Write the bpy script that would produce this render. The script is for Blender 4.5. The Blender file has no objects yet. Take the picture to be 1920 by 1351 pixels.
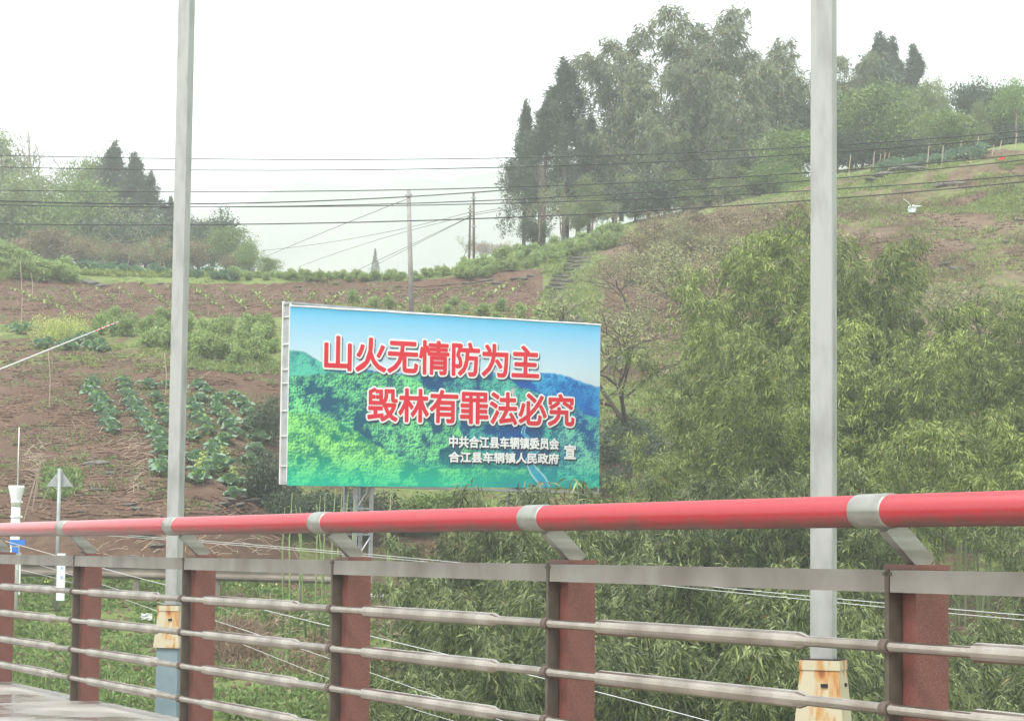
import bpy, math, random
import numpy as np
from mathutils import Matrix, Vector
R = np.random.default_rng(7)
random.seed(7)
sc = bpy.context.scene
COL = sc.collection
# ------------------------------------------------------------------ camera
F = 4500.0; EYE = 1.03; PITCH = math.atan(366/4500.0); ROLL = 0.011
cam = bpy.data.cameras.new('camera'); camo = bpy.data.objects.new('camera', cam); COL.objects.link(camo)
cam.sensor_width = 36; cam.lens = 36*F/1920; cam.clip_start = 0.1; cam.clip_end = 5000
M3 = (Matrix.Rotation(math.pi/2+PITCH, 3, 'X') @ Matrix.Rotation(ROLL, 3, 'Z'))
camo.matrix_world = Matrix.Translation((0, 0, EYE)) @ M3.to_4x4()
sc.camera = camo
# ------------------------------------------------------------------ light
SUN_EL, SUN_AZ = math.radians(58), math.radians(215)   # azimuth clockwise from +Y
w = bpy.data.worlds.new("World"); sc.world = w; w.use_nodes = True
nt = w.node_tree; nt.nodes.clear()
out = nt.nodes.new('ShaderNodeOutputWorld')
sky = nt.nodes.new('ShaderNodeTexSky'); sky.sky_type = 'NISHITA'; sky.sun_disc = False
sky.sun_elevation = SUN_EL; sky.sun_rotation = SUN_AZ; sky.air_density = 1.0; sky.dust_density = 3.0
b1 = nt.nodes.new('ShaderNodeBackground'); b1.inputs[1].default_value = 0.06
hs = nt.nodes.new('ShaderNodeHueSaturation'); hs.inputs['Saturation'].default_value = 0.35
nt.links.new(sky.outputs[0], hs.inputs['Color']); nt.links.new(hs.outputs[0], b1.inputs[0])
b2 = nt.nodes.new('ShaderNodeBackground'); b2.inputs[0].default_value = (0.95, 0.99, 1.0, 1); b2.inputs[1].default_value = 0.50
ad = nt.nodes.new('ShaderNodeAddShader')
nt.links.new(b1.outputs[0], ad.inputs[0]); nt.links.new(b2.outputs[0], ad.inputs[1]); nt.links.new(ad.outputs[0], out.inputs[0])
sl = bpy.data.lights.new('sun', 'SUN'); sl.energy = 1.5; sl.angle = math.radians(12); sl.color = (1, .96, .9)
so = bpy.data.objects.new('sun', sl); COL.objects.link(so)
sd = Vector((math.sin(SUN_AZ)*math.cos(SUN_EL), math.cos(SUN_AZ)*math.cos(SUN_EL), math.sin(SUN_EL)))
so.rotation_euler = sd.to_track_quat('Z', 'Y').to_euler(); so.location = (0, 0, 60)
sc.view_settings.view_transform = 'Standard'; sc.view_settings.look = 'None'
sc.view_settings.exposure = 1.44; sc.view_settings.gamma = 1; sc.view_settings.use_curve_mapping = False
HAZE = 0.0013
cy = sc.cycles
cy.max_bounces = 6; cy.diffuse_bounces = 3; cy.glossy_bounces = 2; cy.transmission_bounces = 3
cy.volume_bounces = 3; cy.transparent_max_bounces = 6; cy.use_denoising = True
cy.use_adaptive_sampling = False
try: cy.denoiser = 'OPENIMAGEDENOISE'
except Exception: pass

# ------------------------------------------------------------------ helpers
M3n = np.array(M3)
def W(px, py, Y):
    d = M3n @ np.array([(px-960)/F, -(py-675.5)/F, -1.0])
    k = Y/d[1]
    return np.array([d[0]*k, Y, EYE+d[2]*k])
def rays(px, py):
    v = np.stack([(px-960)/F, -(py-675.5)/F, -np.ones_like(px)], 1) @ M3n.T
    return v/v[:, 1:2]
def tag(o, label=None, cat=None, group=None, kind=None):
    if label: o['label'] = label
    if cat: o['category'] = cat
    if group: o['group'] = group
    if kind: o['kind'] = kind
    return o
def link(name, data, parent=None, loc=None):
    o = bpy.data.objects.new(name, data); COL.objects.link(o)
    if parent is not None: o.parent = parent
    if loc is not None: o.location = loc
    return o
def empty(name, loc=(0, 0, 0), rz=0.0):
    o = link(name, None, loc=loc); o.rotation_euler = (0, 0, rz); o.empty_display_size = .2; return o
def copy_tree(o, parent=None):
    c = o.copy(); COL.objects.link(c)
    if parent is not None: c.parent = parent
    for ch in o.children: copy_tree(ch, c)
    return c
def npmesh(name, V, faces, mats, attrs=None, smooth=False, midx=None):
    """V (N,3); faces: (M,k) array or list of such arrays"""
    me = bpy.data.meshes.new(name)
    if isinstance(faces, np.ndarray): faces = [faces]
    V = np.asarray(V, dtype=np.float32)
    me.vertices.add(len(V)); me.vertices.foreach_set('co', V.ravel())
    loops = np.concatenate([f.ravel() for f in faces]).astype(np.int32)
    tot = np.concatenate([np.full(len(f), f.shape[1]) for f in faces]).astype(np.int32)
    st = np.concatenate([[0], np.cumsum(tot)[:-1]]).astype(np.int32)
    me.loops.add(len(loops)); me.loops.foreach_set('vertex_index', loops)
    me.polygons.add(len(tot)); me.polygons.foreach_set('loop_start', st); me.polygons.foreach_set('loop_total', tot)
    if midx is not None: me.polygons.foreach_set('material_index', np.asarray(midx, dtype=np.int32))
    me.polygons.foreach_set('use_smooth', np.full(len(tot), smooth))
    for k, a in (attrs or {}).items():
        a = np.asarray(a, dtype=np.float32)
        if a.ndim == 1:
            at = me.attributes.new(k, 'FLOAT', 'POINT'); at.data.foreach_set('value', a)
        else:
            at = me.attributes.new(k, 'FLOAT_COLOR', 'POINT'); at.data.foreach_set('color', a.ravel())
    for m in (mats if isinstance(mats, (list, tuple)) else [mats]): me.materials.append(m)
    me.update(calc_edges=True)
    return me
def vnoise(x, y, seed=0):
    x = np.asarray(x, float); y = np.asarray(y, float)
    xi = np.floor(x).astype(np.int64); yi = np.floor(y).astype(np.int64); fx = x-xi; fy = y-yi
    fx = fx*fx*(3-2*fx); fy = fy*fy*(3-2*fy)
    def h(a, b):
        n = (a*374761393 + b*668265263 + seed*974634777) & 0x7fffffff
        n = ((n ^ (n >> 13))*1274126177) & 0x7fffffff
        return ((n ^ (n >> 16)) & 0xffff)/65535.0
    return (h(xi, yi)*(1-fx)+h(xi+1, yi)*fx)*(1-fy)+(h(xi, yi+1)*(1-fx)+h(xi+1, yi+1)*fx)*fy
def fbm(x, y, o=4, seed=0):
    s = 0; a = .5; t = 0
    for i in range(o):
        s = s+a*vnoise(x*2**i, y*2**i, seed+i*17); t += a; a *= .5
    return s/t
def nrm(v): return v/np.maximum(np.linalg.norm(v, axis=-1, keepdims=True), 1e-9)
# boxes and tubes gathered into one mesh
class MB:
    def __init__(s): s.v = []; s.f4 = []; s.f3 = []; s.n = 0
    def box(s, c, size, axes=None, taper=1.0):
        c = np.array(c, float); hx, hy, hz = [q/2 for q in size]
        ax = np.eye(3) if axes is None else np.array(axes, float)
        P = []
        for z in (-1, 1):
            t = taper if z > 0 else 1
            for x, y in ((-1, -1), (1, -1), (1, 1), (-1, 1)):
                P.append(c+ax[0]*x*hx*t+ax[1]*y*hy*t+ax[2]*z*hz)
        b = s.n; s.v += P; s.n += 8
        s.f4 += [[b+i for i in q] for q in ((3, 2, 1, 0), (4, 5, 6, 7), (0, 1, 5, 4), (1, 2, 6, 5), (2, 3, 7, 6), (3, 0, 4, 7))]
        return s
    def tube(s, pts, rad, k=6, cap=True, rot=0.0):
        pts = np.array(pts, float); n = len(pts)
        rad = np.full(n, rad) if np.isscalar(rad) else np.array(rad)
        T = np.zeros_like(pts); T[1:-1] = pts[2:]-pts[:-2]; T[0] = pts[1]-pts[0]; T[-1] = pts[-1]-pts[-2]; T = nrm(T)
        ref = np.array([0, 0, 1.0]) if abs(T[0][2]) < .9 else np.array([1.0, 0, 0])
        b0 = s.n
        for i in range(n):
            A = nrm(np.cross(T[i], ref)); B = np.cross(T[i], A)
            for j in range(k):
                a = 2*math.pi*j/k+rot
                s.v.append(pts[i]+rad[i]*(A*math.cos(a)+B*math.sin(a)))
        s.n += n*k
        for i in range(n-1):
            for j in range(k):
                a = b0+i*k+j; b = b0+i*k+(j+1) % k
                s.f4.append([a, b, b+k, a+k])
        if cap:
            for i, fl in ((0, 1), (n-1, 0)):
                s.v.append(pts[i]); c = s.n; s.n += 1
                for j in range(k):
                    a = b0+i*k+j; b = b0+i*k+(j+1) % k
                    s.f3.append([b, a, c] if fl else [a, b, c])
        return s
    def mesh(s, name, mat, smooth=False):
        fs = []
        if s.f4: fs.append(np.array(s.f4))
        if s.f3: fs.append(np.array(s.f3))
        return npmesh(name, np.array(s.v), fs, mat, smooth=smooth)
    def build(s, name, mat, parent=None, loc=None, smooth=False):
        return link(name, s.mesh(name, mat, smooth), parent, loc)

# ------------------------------------------------------------------ materials
def mat(name, c1, c2=None, rough=.7, scale=8, metal=0, bump=0, bscale=None, detail=5, spec=.4, stretch=None, lo=.35, hi=.65):
    m = bpy.data.materials.new(name); m.use_nodes = True; n = m.node_tree; p = n.nodes['Principled BSDF']
    p.inputs['Roughness'].default_value = rough; p.inputs['Metallic'].default_value = metal
    p.inputs['Specular IOR Level'].default_value = spec
    p.inputs['Base Color'].default_value = (*c1, 1)
    if c2 is not None or bump:
        tc = n.nodes.new('ShaderNodeTexCoord'); mp = n.nodes.new('ShaderNodeMapping')
        if stretch: mp.inputs['Scale'].default_value = stretch
        n.links.new(tc.outputs['Object'], mp.inputs[0])
    if c2 is not None:
        t = n.nodes.new('ShaderNodeTexNoise'); t.inputs['Scale'].default_value = scale; t.inputs['Detail'].default_value = detail
        r = n.nodes.new('ShaderNodeValToRGB'); r.color_ramp.elements[0].position = lo; r.color_ramp.elements[1].position = hi
        r.color_ramp.elements[0].color = (*c1, 1); r.color_ramp.elements[1].color = (*c2, 1)
        n.links.new(mp.outputs[0], t.inputs['Vector']); n.links.new(t.outputs['Fac'], r.inputs[0]); n.links.new(r.outputs[0], p.inputs['Base Color'])
    if bump:
        t2 = n.nodes.new('ShaderNodeTexNoise'); t2.inputs['Scale'].default_value = bscale or scale*3; t2.inputs['Detail'].default_value = 6
        bp = n.nodes.new('ShaderNodeBump'); bp.inputs['Strength'].default_value = 1; bp.inputs['Distance'].default_value = bump
        n.links.new(mp.outputs[0], t2.inputs['Vector']); n.links.new(t2.outputs['Fac'], bp.inputs['Height']); n.links.new(bp.outputs[0], p.inputs['Normal'])
    return m
def leafmat(name, stops, rough=.5, trans=.22, vary=.25, spec=.5):
    m = bpy.data.materials.new(name); m.use_nodes = True; n = m.node_tree; p = n.nodes['Principled BSDF']; o = n.nodes['Material Output']
    a = n.nodes.new('ShaderNodeAttribute'); a.attribute_name = 'tint'
    r = n.nodes.new('ShaderNodeValToRGB'); cr = r.color_ramp
    cr.elements[0].position = stops[0][0]; cr.elements[0].color = (*stops[0][1], 1)
    cr.elements[1].position = stops[-1][0]; cr.elements[1].color = (*stops[-1][1], 1)
    for q, c in stops[1:-1]:
        e = cr.elements.new(q); e.color = (*c, 1)
    oi = n.nodes.new('ShaderNodeObjectInfo'); mr = n.nodes.new('ShaderNodeMapRange')
    mr.inputs['To Min'].default_value = 1-vary; mr.inputs['To Max'].default_value = 1+vary
    h = n.nodes.new('ShaderNodeHueSaturation'); n.links.new(oi.outputs['Random'], mr.inputs['Value'])
    n.links.new(mr.outputs[0], h.inputs['Value']); n.links.new(a.outputs['Fac'], r.inputs[0]); n.links.new(r.outputs[0], h.inputs['Color'])
    n.links.new(h.outputs[0], p.inputs['Base Color']); p.inputs['Roughness'].default_value = rough; p.inputs['Specular IOR Level'].default_value = spec
    t = n.nodes.new('ShaderNodeBsdfTranslucent'); n.links.new(h.outputs[0], t.inputs[0])
    mx = n.nodes.new('ShaderNodeMixShader'); mx.inputs[0].default_value = trans
    n.links.new(p.outputs[0], mx.inputs[1]); n.links.new(t.outputs[0], mx.inputs[2]); n.links.new(mx.outputs[0], o.inputs[0])
    return m
DEAD = (.30, .15, .06)
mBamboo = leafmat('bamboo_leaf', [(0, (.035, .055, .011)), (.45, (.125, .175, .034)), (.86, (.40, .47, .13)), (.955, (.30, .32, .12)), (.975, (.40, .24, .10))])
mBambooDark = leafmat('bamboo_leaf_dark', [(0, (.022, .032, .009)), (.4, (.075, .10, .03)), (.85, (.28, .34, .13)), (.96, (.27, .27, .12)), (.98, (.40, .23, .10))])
mBambooFar = leafmat('bamboo_leaf_hill', [(0, (.06, .088, .045)), (.5, (.15, .19, .095)), (.85, (.28, .29, .16)), (.95, (.27, .19, .09)), (1, (.34, .17, .08))])  # ridge bamboo leaves lightened, standing in for part of the distance haze
mConifer = leafmat('conifer_leaf', [(0, (.04, .068, .045)), (1, (.10, .14, .085))], rough=.7, trans=.15, vary=.1)  # needle colour raised too, with some haze put into it
mEver = leafmat('evergreen_leaf', [(0, (.03, .06, .03)), (.8, (.08, .125, .06)), (1, (.17, .22, .11))], trans=.2, vary=.12)
mBroad = leafmat('broad_leaf', [(0, (.08, .14, .03)), (.7, (.17, .27, .06)), (1, (.28, .36, .09))], vary=.1)
mPale = leafmat('pale_leaf', [(0, (.12, .18, .07)), (1, (.28, .34, .13))], vary=.15)
mTan = leafmat('tan_leaf', [(0, (.12, .10, .05)), (.5, (.22, .17, .09)), (1, (.34, .27, .14))], vary=.2)
mSprout = leafmat('sprouting_leaf', [(0, (.17, .19, .07)), (.6, (.28, .31, .13)), (1, (.37, .33, .17))], vary=.12)
mShrub = leafmat('shrub_leaf', [(0, (.13, .20, .05)), (.6, (.27, .37, .12)), (1, (.42, .52, .22))], vary=.15)
mRib = leafmat('weed_leaf', [(0, (.09, .15, .04)), (.6, (.19, .28, .08)), (.9, (.30, .38, .13)), (1, (.40, .36, .18))], vary=.1)
mGrass = leafmat('grass_blade', [(0, (.12, .18, .04)), (.6, (.24, .31, .08)), (.9, (.36, .40, .14)), (1, (.42, .34, .19))], vary=.05)
mDry = leafmat('dry_grass', [(0, (.13, .085, .05)), (.6, (.24, .16, .10)), (1, (.38, .29, .19))], vary=.05, trans=.2)
mCornL = leafmat('seedling_leaf', [(0, (.20, .30, .07)), (1, (.36, .47, .14))], vary=.1)
mCabO = leafmat('cabbage_outer', [(0, (.14, .25, .16)), (.7, (.27, .40, .26)), (1, (.58, .66, .50))], rough=.45, trans=.15, vary=.1)
mCabI = leafmat('cabbage_inner', [(0, (.22, .40, .09)), (.7, (.33, .50, .15)), (1, (.55, .65, .30))], rough=.45, trans=.25, vary=.1)
mYellow = leafmat('yellow_flower', [(0, (.22, .32, .08)), (.55, (.38, .44, .14)), (1, (.62, .60, .14))], vary=.05)
mBark = mat('bark', (.07, .055, .045), (.14, .11, .09), .9, 12, bump=.01)
mBarkPale = mat('bark_pale', (.16, .13, .10), (.26, .22, .18), .9, 12, bump=.01)
mCulm = mat('culm', (.10, .13, .05), (.17, .19, .09), .5, 6)
mCulmG = mat('culm_green', (.16, .24, .08), (.24, .31, .13), .45, 5)
mStalk = mat('stalk', (.34, .27, .20), (.48, .40, .30), .8, 20)
mTwig = mat('twig_dark', (.06, .048, .04), (.10, .08, .065), .9, 20)
mConc = mat('pole_concrete', (.25, .235, .22), (.33, .315, .30), .85, 6, bump=.003)
mRock = mat('rock', (.085, .082, .066), (.19, .18, .155), .9, 2.5, bump=.05, bscale=7)
mCable = mat('cable_black', (.03, .03, .03), rough=.6)
mCableF = mat('cable_grey', (.10, .11, .11), rough=.6)
mWhiteWire = mat('wire_white', (.6, .6, .6), rough=.5)
mGal = mat('galvanised', (.27, .285, .29), (.37, .385, .39), .5, 6, metal=.3)

# soil / ground
def groundmat():
    m = bpy.data.materials.new('hill_soil'); m.use_nodes = True; n = m.node_tree; p = n.nodes['Principled BSDF']; L = n.links.new
    tc = n.nodes.new('ShaderNodeTexCoord')
    def noise(s, d=6, r=.6):
        t = n.nodes.new('ShaderNodeTexNoise'); t.inputs['Scale'].default_value = s; t.inputs['Detail'].default_value = d; t.inputs['Roughness'].default_value = r
        L(tc.outputs['Object'], t.inputs['Vector']); return t
    def ramp(src, stops):
        r = n.nodes.new('ShaderNodeValToRGB'); cr = r.color_ramp
        cr.elements[0].position = stops[0][0]; cr.elements[0].color = (*stops[0][1], 1); cr.elements[1].position = stops[-1][0]; cr.elements[1].color = (*stops[-1][1], 1)
        for q, c in stops[1:-1]: cr.elements.new(q).color = (*c, 1)
        L(src, r.inputs[0]); return r
    def mix(f, a, b):
        x = n.nodes.new('ShaderNodeMix'); x.data_type = 'RGBA'
        L(f, x.inputs['Factor']); L(a, x.inputs['A']); L(b, x.inputs['B']); return x.outputs['Result']
    s1 = ramp(noise(1.1, 8, .7).outputs['Fac'], [(.3, (.075, .042, .026)), (.5, (.13, .076, .048)), (.7, (.20, .132, .09))])
    s2 = ramp(noise(5, 8, .75).outputs['Fac'], [(.35, (.065, .038, .025)), (.62, (.18, .115, .078))])
    soil = n.nodes.new('ShaderNodeMix'); soil.data_type = 'RGBA'; soil.inputs['Factor'].default_value = .5
    L(s1.outputs[0], soil.inputs['A']); L(s2.outputs[0], soil.inputs['B'])
    g = ramp(noise(2.2, 8, .75).outputs['Fac'], [(.3, (.07, .11, .03)), (.5, (.16, .21, .065)), (.7, (.25, .29, .10))])
    dry = ramp(noise(3, 8, .8).outputs['Fac'], [(.3, (.10, .072, .05)), (.7, (.25, .18, .12))])
    ag = n.nodes.new('ShaderNodeAttribute'); ag.attribute_name = 'green'
    ab = n.nodes.new('ShaderNodeAttribute'); ab.attribute_name = 'dry'
    def brk(attr, nz):
        a = n.nodes.new('ShaderNodeMath'); a.operation = 'MULTIPLY_ADD'; a.inputs[1].default_value = 1.6; a.inputs[2].default_value = -1.15
        L(attr.outputs['Fac'], a.inputs[0])
        b = n.nodes.new('ShaderNodeMath'); b.operation = 'MULTIPLY_ADD'; b.inputs[1].default_value = 1.5
        L(nz.outputs['Fac'], b.inputs[0]); L(a.outputs[0], b.inputs[2])
        c = ramp(b.outputs[0], [(.25, (0, 0, 0)), (.55, (1, 1, 1))]); return c.outputs[0]
    c1 = mix(brk(ab, noise(1.7, 8, .7)), soil.outputs['Result'], dry.outputs[0])
    c2 = mix(brk(ag, noise(2.6, 8, .75)), c1, g.outputs[0])
    L(c2, p.inputs['Base Color']); p.inputs['Roughness'].default_value = .95; p.inputs['Specular IOR Level'].default_value = .2
    bp = n.nodes.new('ShaderNodeBump'); bp.inputs['Distance'].default_value = .12; bp.inputs['Strength'].default_value = .9
    L(noise(4.5, 10, .75).outputs['Fac'], bp.inputs['Height']); L(bp.outputs[0], p.inputs['Normal'])
    return m
mGround = groundmat()

# ------------------------------------------------------------------ terrain
# profile of the hillside: for viewing directions, (distance, picture height of the ground there)
PROF = {
 -700: [(39, 1351), (43, 1240), (47, 1150), (49.5, 1080), (51.5, 1070), (53, 1062), (54, 1000), (55.5, 950), (57, 900), (72, 700), (84, 600), (88, 560), (102, 470), (102.7, 440), (106, 420), (112, 415), (135, 440), (165, 480), (230, 620)],
 0:    [(39, 1351), (43, 1240), (47, 1150), (49.5, 1080), (51.5, 1070), (53, 1062), (54, 1000), (55, 965), (57, 925), (72, 705), (84, 610), (88, 580), (101, 535), (101.7, 515), (104, 490), (108, 470), (116, 475), (135, 490), (165, 500), (230, 620)],
 150:  [(39, 1351), (43, 1240), (47, 1150), (49.5, 1080), (51.5, 1070), (53, 1062), (54, 1000), (55, 965), (57, 925), (72, 705), (84, 605), (88, 578), (102, 537), (102.7, 522), (105, 508), (110, 503), (116, 505), (135, 500), (165, 500), (230, 620)],
 400:  [(39, 1351), (43, 1240), (47, 1140), (49.5, 1080), (51.5, 1070), (53, 1062), (54, 1000), (55, 965), (56.5, 925), (71, 700), (83, 600), (88, 578), (101.5, 540), (102.4, 521), (105, 514), (109, 512), (116, 516), (135, 510), (165, 505), (230, 640)],
 560:  [(39, 1340), (43, 1240), (47, 1140), (50.5, 1095), (52.5, 1080), (55, 1070), (57, 1000), (59, 960), (62, 880), (72, 700), (83, 600), (88, 578), (101.5, 545), (102.4, 525), (105, 517), (109, 515), (116, 530), (135, 590), (165, 700), (230, 800)],
 770:  [(39, 1340), (43, 1250), (47, 1160), (50.5, 1125), (54, 1110), (58, 1085), (60, 1020), (62, 960), (66, 880), (74, 720), (84, 610), (88, 585), (100.5, 550), (101.3, 528), (104, 519), (109, 517), (116, 540), (135, 600), (165, 700), (230, 800)],
 1000: [(39, 1340), (43, 1260), (47, 1190), (50.5, 1145), (54, 1115), (58, 1085), (60, 1030), (62, 970), (66, 890), (74, 740), (84, 625), (88, 592), (100.5, 527), (101.3, 508), (105, 490), (109, 482), (116, 476), (135, 490), (165, 560), (230, 700)],
 1100: [(39, 1345), (43, 1270), (47, 1200), (50.5, 1150), (54, 1100), (58, 1040), (60, 1000), (62, 960), (66, 890), (74, 760), (84, 655), (90, 600), (98, 530), (101.5, 500), (106, 468), (110, 450), (116, 440), (135, 445), (165, 500), (230, 650)],
 1200: [(39, 1350), (43, 1280), (47, 1205), (50.5, 1150), (54, 1090), (58, 1010), (60, 980), (62, 945), (66, 880), (74, 775), (84, 670), (90, 610), (98, 520), (101.5, 480), (106, 440), (110, 424), (116, 418), (135, 410), (165, 430), (230, 550)],
 1420: [(39, 1360), (43, 1300), (47, 1220), (50.5, 1160), (54, 1090), (58, 1010), (60, 980), (62, 945), (66, 880), (74, 770), (84, 640), (90, 560), (98, 450), (101.5, 415), (106, 385), (110, 376), (116, 372), (135, 360), (165, 370), (230, 480)],
 1560: [(39, 1370), (43, 1310), (47, 1230), (50.5, 1170), (54, 1100), (58, 1020), (60, 985), (62, 950), (66, 880), (74, 760), (84, 600), (90, 500), (98, 395), (101.5, 365), (106, 342), (110, 334), (116, 330), (135, 320), (165, 330), (230, 420)],
 1740: [(39, 1370), (43, 1320), (47, 1240), (50.5, 1180), (54, 1110), (58, 1030), (60, 995), (62, 960), (66, 890), (74, 760), (84, 590), (90, 480), (98, 370), (101.5, 340), (106, 318), (110, 308), (116, 302), (135, 292), (165, 300), (230, 380)],
 1920: [(39, 1370), (43, 1320), (47, 1240), (50.5, 1180), (54, 1110), (58, 1030), (60, 995), (62, 960), (66, 890), (74, 760), (84, 580), (90, 470), (98, 350), (101.5, 318), (106, 292), (110, 280), (116, 272), (135, 262), (165, 270), (230, 340)],
 2700: [(39, 1390), (43, 1330), (47, 1250), (50.5, 1190), (54, 1110), (58, 1030), (60, 995), (62, 960), (66, 880), (74, 740), (84, 550), (90, 430), (98, 300), (101.5, 260), (106, 230), (110, 215), (116, 205), (135, 190), (165, 190), (230, 260)]}
cols = sorted(PROF)
YG = np.unique(np.concatenate([np.arange(4, 34, 1.0), np.arange(34, 53, .3), np.arange(53, 118, .22), np.arange(118, 240, 2), np.arange(240, 420, 12)]))
PXG = np.arange(-1400, 3300, 6.0)
tab = []
for c in cols:
    Ys, Zs = [4, 20, 30, 35], [-6.5, -5.4, -4.2, -3.0]
    for Y, py in PROF[c]:
        Ys.append(Y); Zs.append(W(c, py, Y)[2])
    Ys += [300, 420]; Zs += [Zs[-1]-10, -6]
    tab.append(np.interp(YG, Ys, Zs))
tab = np.array(tab)
# smooth interpolation across directions
H0 = np.zeros((len(PXG), len(YG)))
ca = np.array(cols, float)
for i, px in enumerate(PXG):
    k = int(np.clip(np.searchsorted(ca, px)-1, 0, len(ca)-2)); t = np.clip((px-ca[k])/(ca[k+1]-ca[k]), 0, 1); s = .5*t+.5*(t*t*(3-2*t))
    H0[i] = tab[k]*(1-s)+tab[k+1]*s
XX = ((PXG[:, None]-960)/F)*YG[None, :]; YY = np.broadcast_to(YG[None, :], XX.shape)
steep = np.abs(np.gradient(H0, axis=1)/np.gradient(YG)[None, :])
rel = .22*(fbm(XX*.35, YY*.35, 3, 3)-.5) + .16*(fbm(XX*1.3, YY*1.3, 3, 9)-.5) + .07*(vnoise(XX*5, YY*5, 11)-.5)
rel += np.clip(steep-.6, 0, 1.5)*.35*(fbm(XX*1.1, H0*1.4+YY*.3, 3, 21)-.5)
rough_area = np.clip((PXG[:, None]-1450)/200, 0, 1)*np.clip((YY-80)/8, 0, 1)*np.clip((112-YY)/6, 0, 1)
rel += rough_area*1.3*(fbm(XX*.28, YY*.35, 4, 31)-.5)
H0 = H0+rel
H0[:, YG < 50] -= 0.0
def ground_z(x, y):
    x = np.asarray(x, float); y = np.asarray(y, float)
    px = x/np.maximum(y, .1)*F+960
    i = np.clip((px-PXG[0])/6.0, 0, len(PXG)-1.001); i0 = i.astype(int); fi = i-i0
    j0 = np.clip(np.searchsorted(YG, y)-1, 0, len(YG)-2); fj = np.clip((y-YG[j0])/(YG[j0+1]-YG[j0]), 0, 1)
    return (H0[i0, j0]*(1-fj)+H0[i0, j0+1]*fj)*(1-fi)+(H0[i0+1, j0]*(1-fj)+H0[i0+1, j0+1]*fj)*fi
YM = np.arange(36, 170, .25)
def hit(px, py):
    """ground points seen along picture directions"""
    px = np.atleast_1d(np.asarray(px, float)); py = np.atleast_1d(np.asarray(py, float))
    d = rays(px, py); out = np.full((len(px), 3), np.nan)
    for s in range(0, len(px), 4000):
        dd = d[s:s+4000]
        X = dd[:, 0:1]*YM; Z = EYE+dd[:, 2:3]*YM
        g = ground_z(X, np.broadcast_to(YM, X.shape))
        below = Z <= g
        k = below.argmax(1); ok = below.any(1) & (k > 0)
        y = YM[k]-.12
        P = np.stack([dd[:, 0]*y, y, ground_z(dd[:, 0]*y, y)], 1)
        P[~ok] = np.nan; out[s:s+4000] = P
    return out
def hit1(px, py):
    for q in range(0, 60, 3):
        h = hit(px, py+q)[0]
        if not np.isnan(h[0]): return h
    return W(px, py, 100)
# green / dry zones, painted by pieces of ground (growth, not light)
ZONES = [  # px0, px1, Y0, Y1, green, dry
 (-1400, 3300, 20, 49.5, .75, .3), (-1400, 700, 52, 70, .22, .1), (-1400, 1000, 70, 85, .3, .1), (-1400, 560, 74, 84, .55, .0),
 (-1400, 1020, 86, 100.6, .12, .1), (-1400, 1020, 100.6, 102.3, .05, .0), (-1400, 1100, 102.3, 170, .85, .1), (1020, 3300, 60, 78, .5, .5), (1020, 1200, 78, 112, .6, .2),
 (1130, 1420, 78, 96, .15, .4), (1130, 1500, 96, 106, .3, .8), (1420, 3300, 78, 96, .35, .6), (1420, 3300, 96, 112, .42, .5), (560, 3300, 54, 66, .55, .35), (1100, 3300, 108, 170, .6, .2)]
def zoneval(px, Y):
    g = np.full(np.broadcast(px, Y).shape, .3); d = np.full(g.shape, .2)
    for a, b, y0, y1, gg, dd in ZONES:
        m = (px >= a) & (px < b) & (Y >= y0) & (Y < y1)
        g = np.where(m, gg, g); d = np.where(m, dd, d)
    return g, d
jx = 40*(fbm(XX*.4, YY*.4, 2, 51)-.5); jy = 1.0*(fbm(XX*.4, YY*.4, 2, 61)-.5)
GG, DD = zoneval(PXG[:, None]+jx, YY+jy)
GG = GG+.5*(fbm(XX*.5, YY*.5, 3, 71)-.5)
ni, nj = XX.shape
idx = np.arange(ni*nj).reshape(ni, nj)
q = np.stack([idx[:-1, :-1], idx[1:, :-1], idx[1:, 1:], idx[:-1, 1:]], -1).reshape(-1, 4)
me = npmesh('hillside', np.stack([XX, YY, H0], -1).reshape(-1, 3), q, mGround, {'green': GG.ravel(), 'dry': DD.ravel()}, smooth=True)
tag(link('hillside', me), kind='structure')
# wide base ground out to the horizon
gx = np.linspace(-2400, 2400, 49); GX, GY = np.meshgrid(gx, gx, indexing='ij')
i2 = np.arange(49*49).reshape(49, 49); q2 = np.stack([i2[:-1, :-1], i2[1:, :-1], i2[1:, 1:], i2[:-1, 1:]], -1).reshape(-1, 4)
me = npmesh('ground', np.stack([GX, GY, -8.5+0*GX], -1).reshape(-1, 3), q2, mGround, {'green': np.full(49*49, .8), 'dry': np.full(49*49, .1)})
tag(link('ground', me), kind='structure')
# far mountains
mForest = mat('mountain_forest', (.05, .09, .04), (.14, .19, .07), .95, .02, bump=3, bscale=.08, detail=8)
def mountain(name, ridge, Y0, depth, seed):
    pxs = np.arange(ridge[0][0], ridge[-1][0]+1, 22.0)
    top = np.interp(pxs, [r[0] for r in ridge], [r[1] for r in ridge])
    V = []
    nr = 26
    for px, py in zip(pxs, top):
        for r in range(nr):
            t = r/(nr-1); Y = Y0-depth*(1-t)
            P = W(px, py, Y0); zt = P[2]
            x = (px-960)/F*Y
            z = -9+(zt+9)*(t**1.25)
            z += (14*(fbm(x*.012+seed, Y*.012, 4, seed)-.5)+10*(fbm(x*.05, Y*.05, 3, seed+5)-.5))*min(1, t*3)
            V.append((x, Y, z))
    V = np.array(V).reshape(len(pxs), nr, 3)
    back = V[:, -1:, :]+np.array([0, 160, -140]); V = np.concatenate([V, back], 1)
    a, b = V.shape[:2]; i = np.arange(a*b).reshape(a, b)
    f = np.stack([i[:-1, :-1], i[1:, :-1], i[1:, 1:], i[:-1, 1:]], -1).reshape(-1, 4)
    tag(link(name, npmesh(name, V.reshape(-1, 3), f, mForest, smooth=True)), kind='structure')
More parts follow.
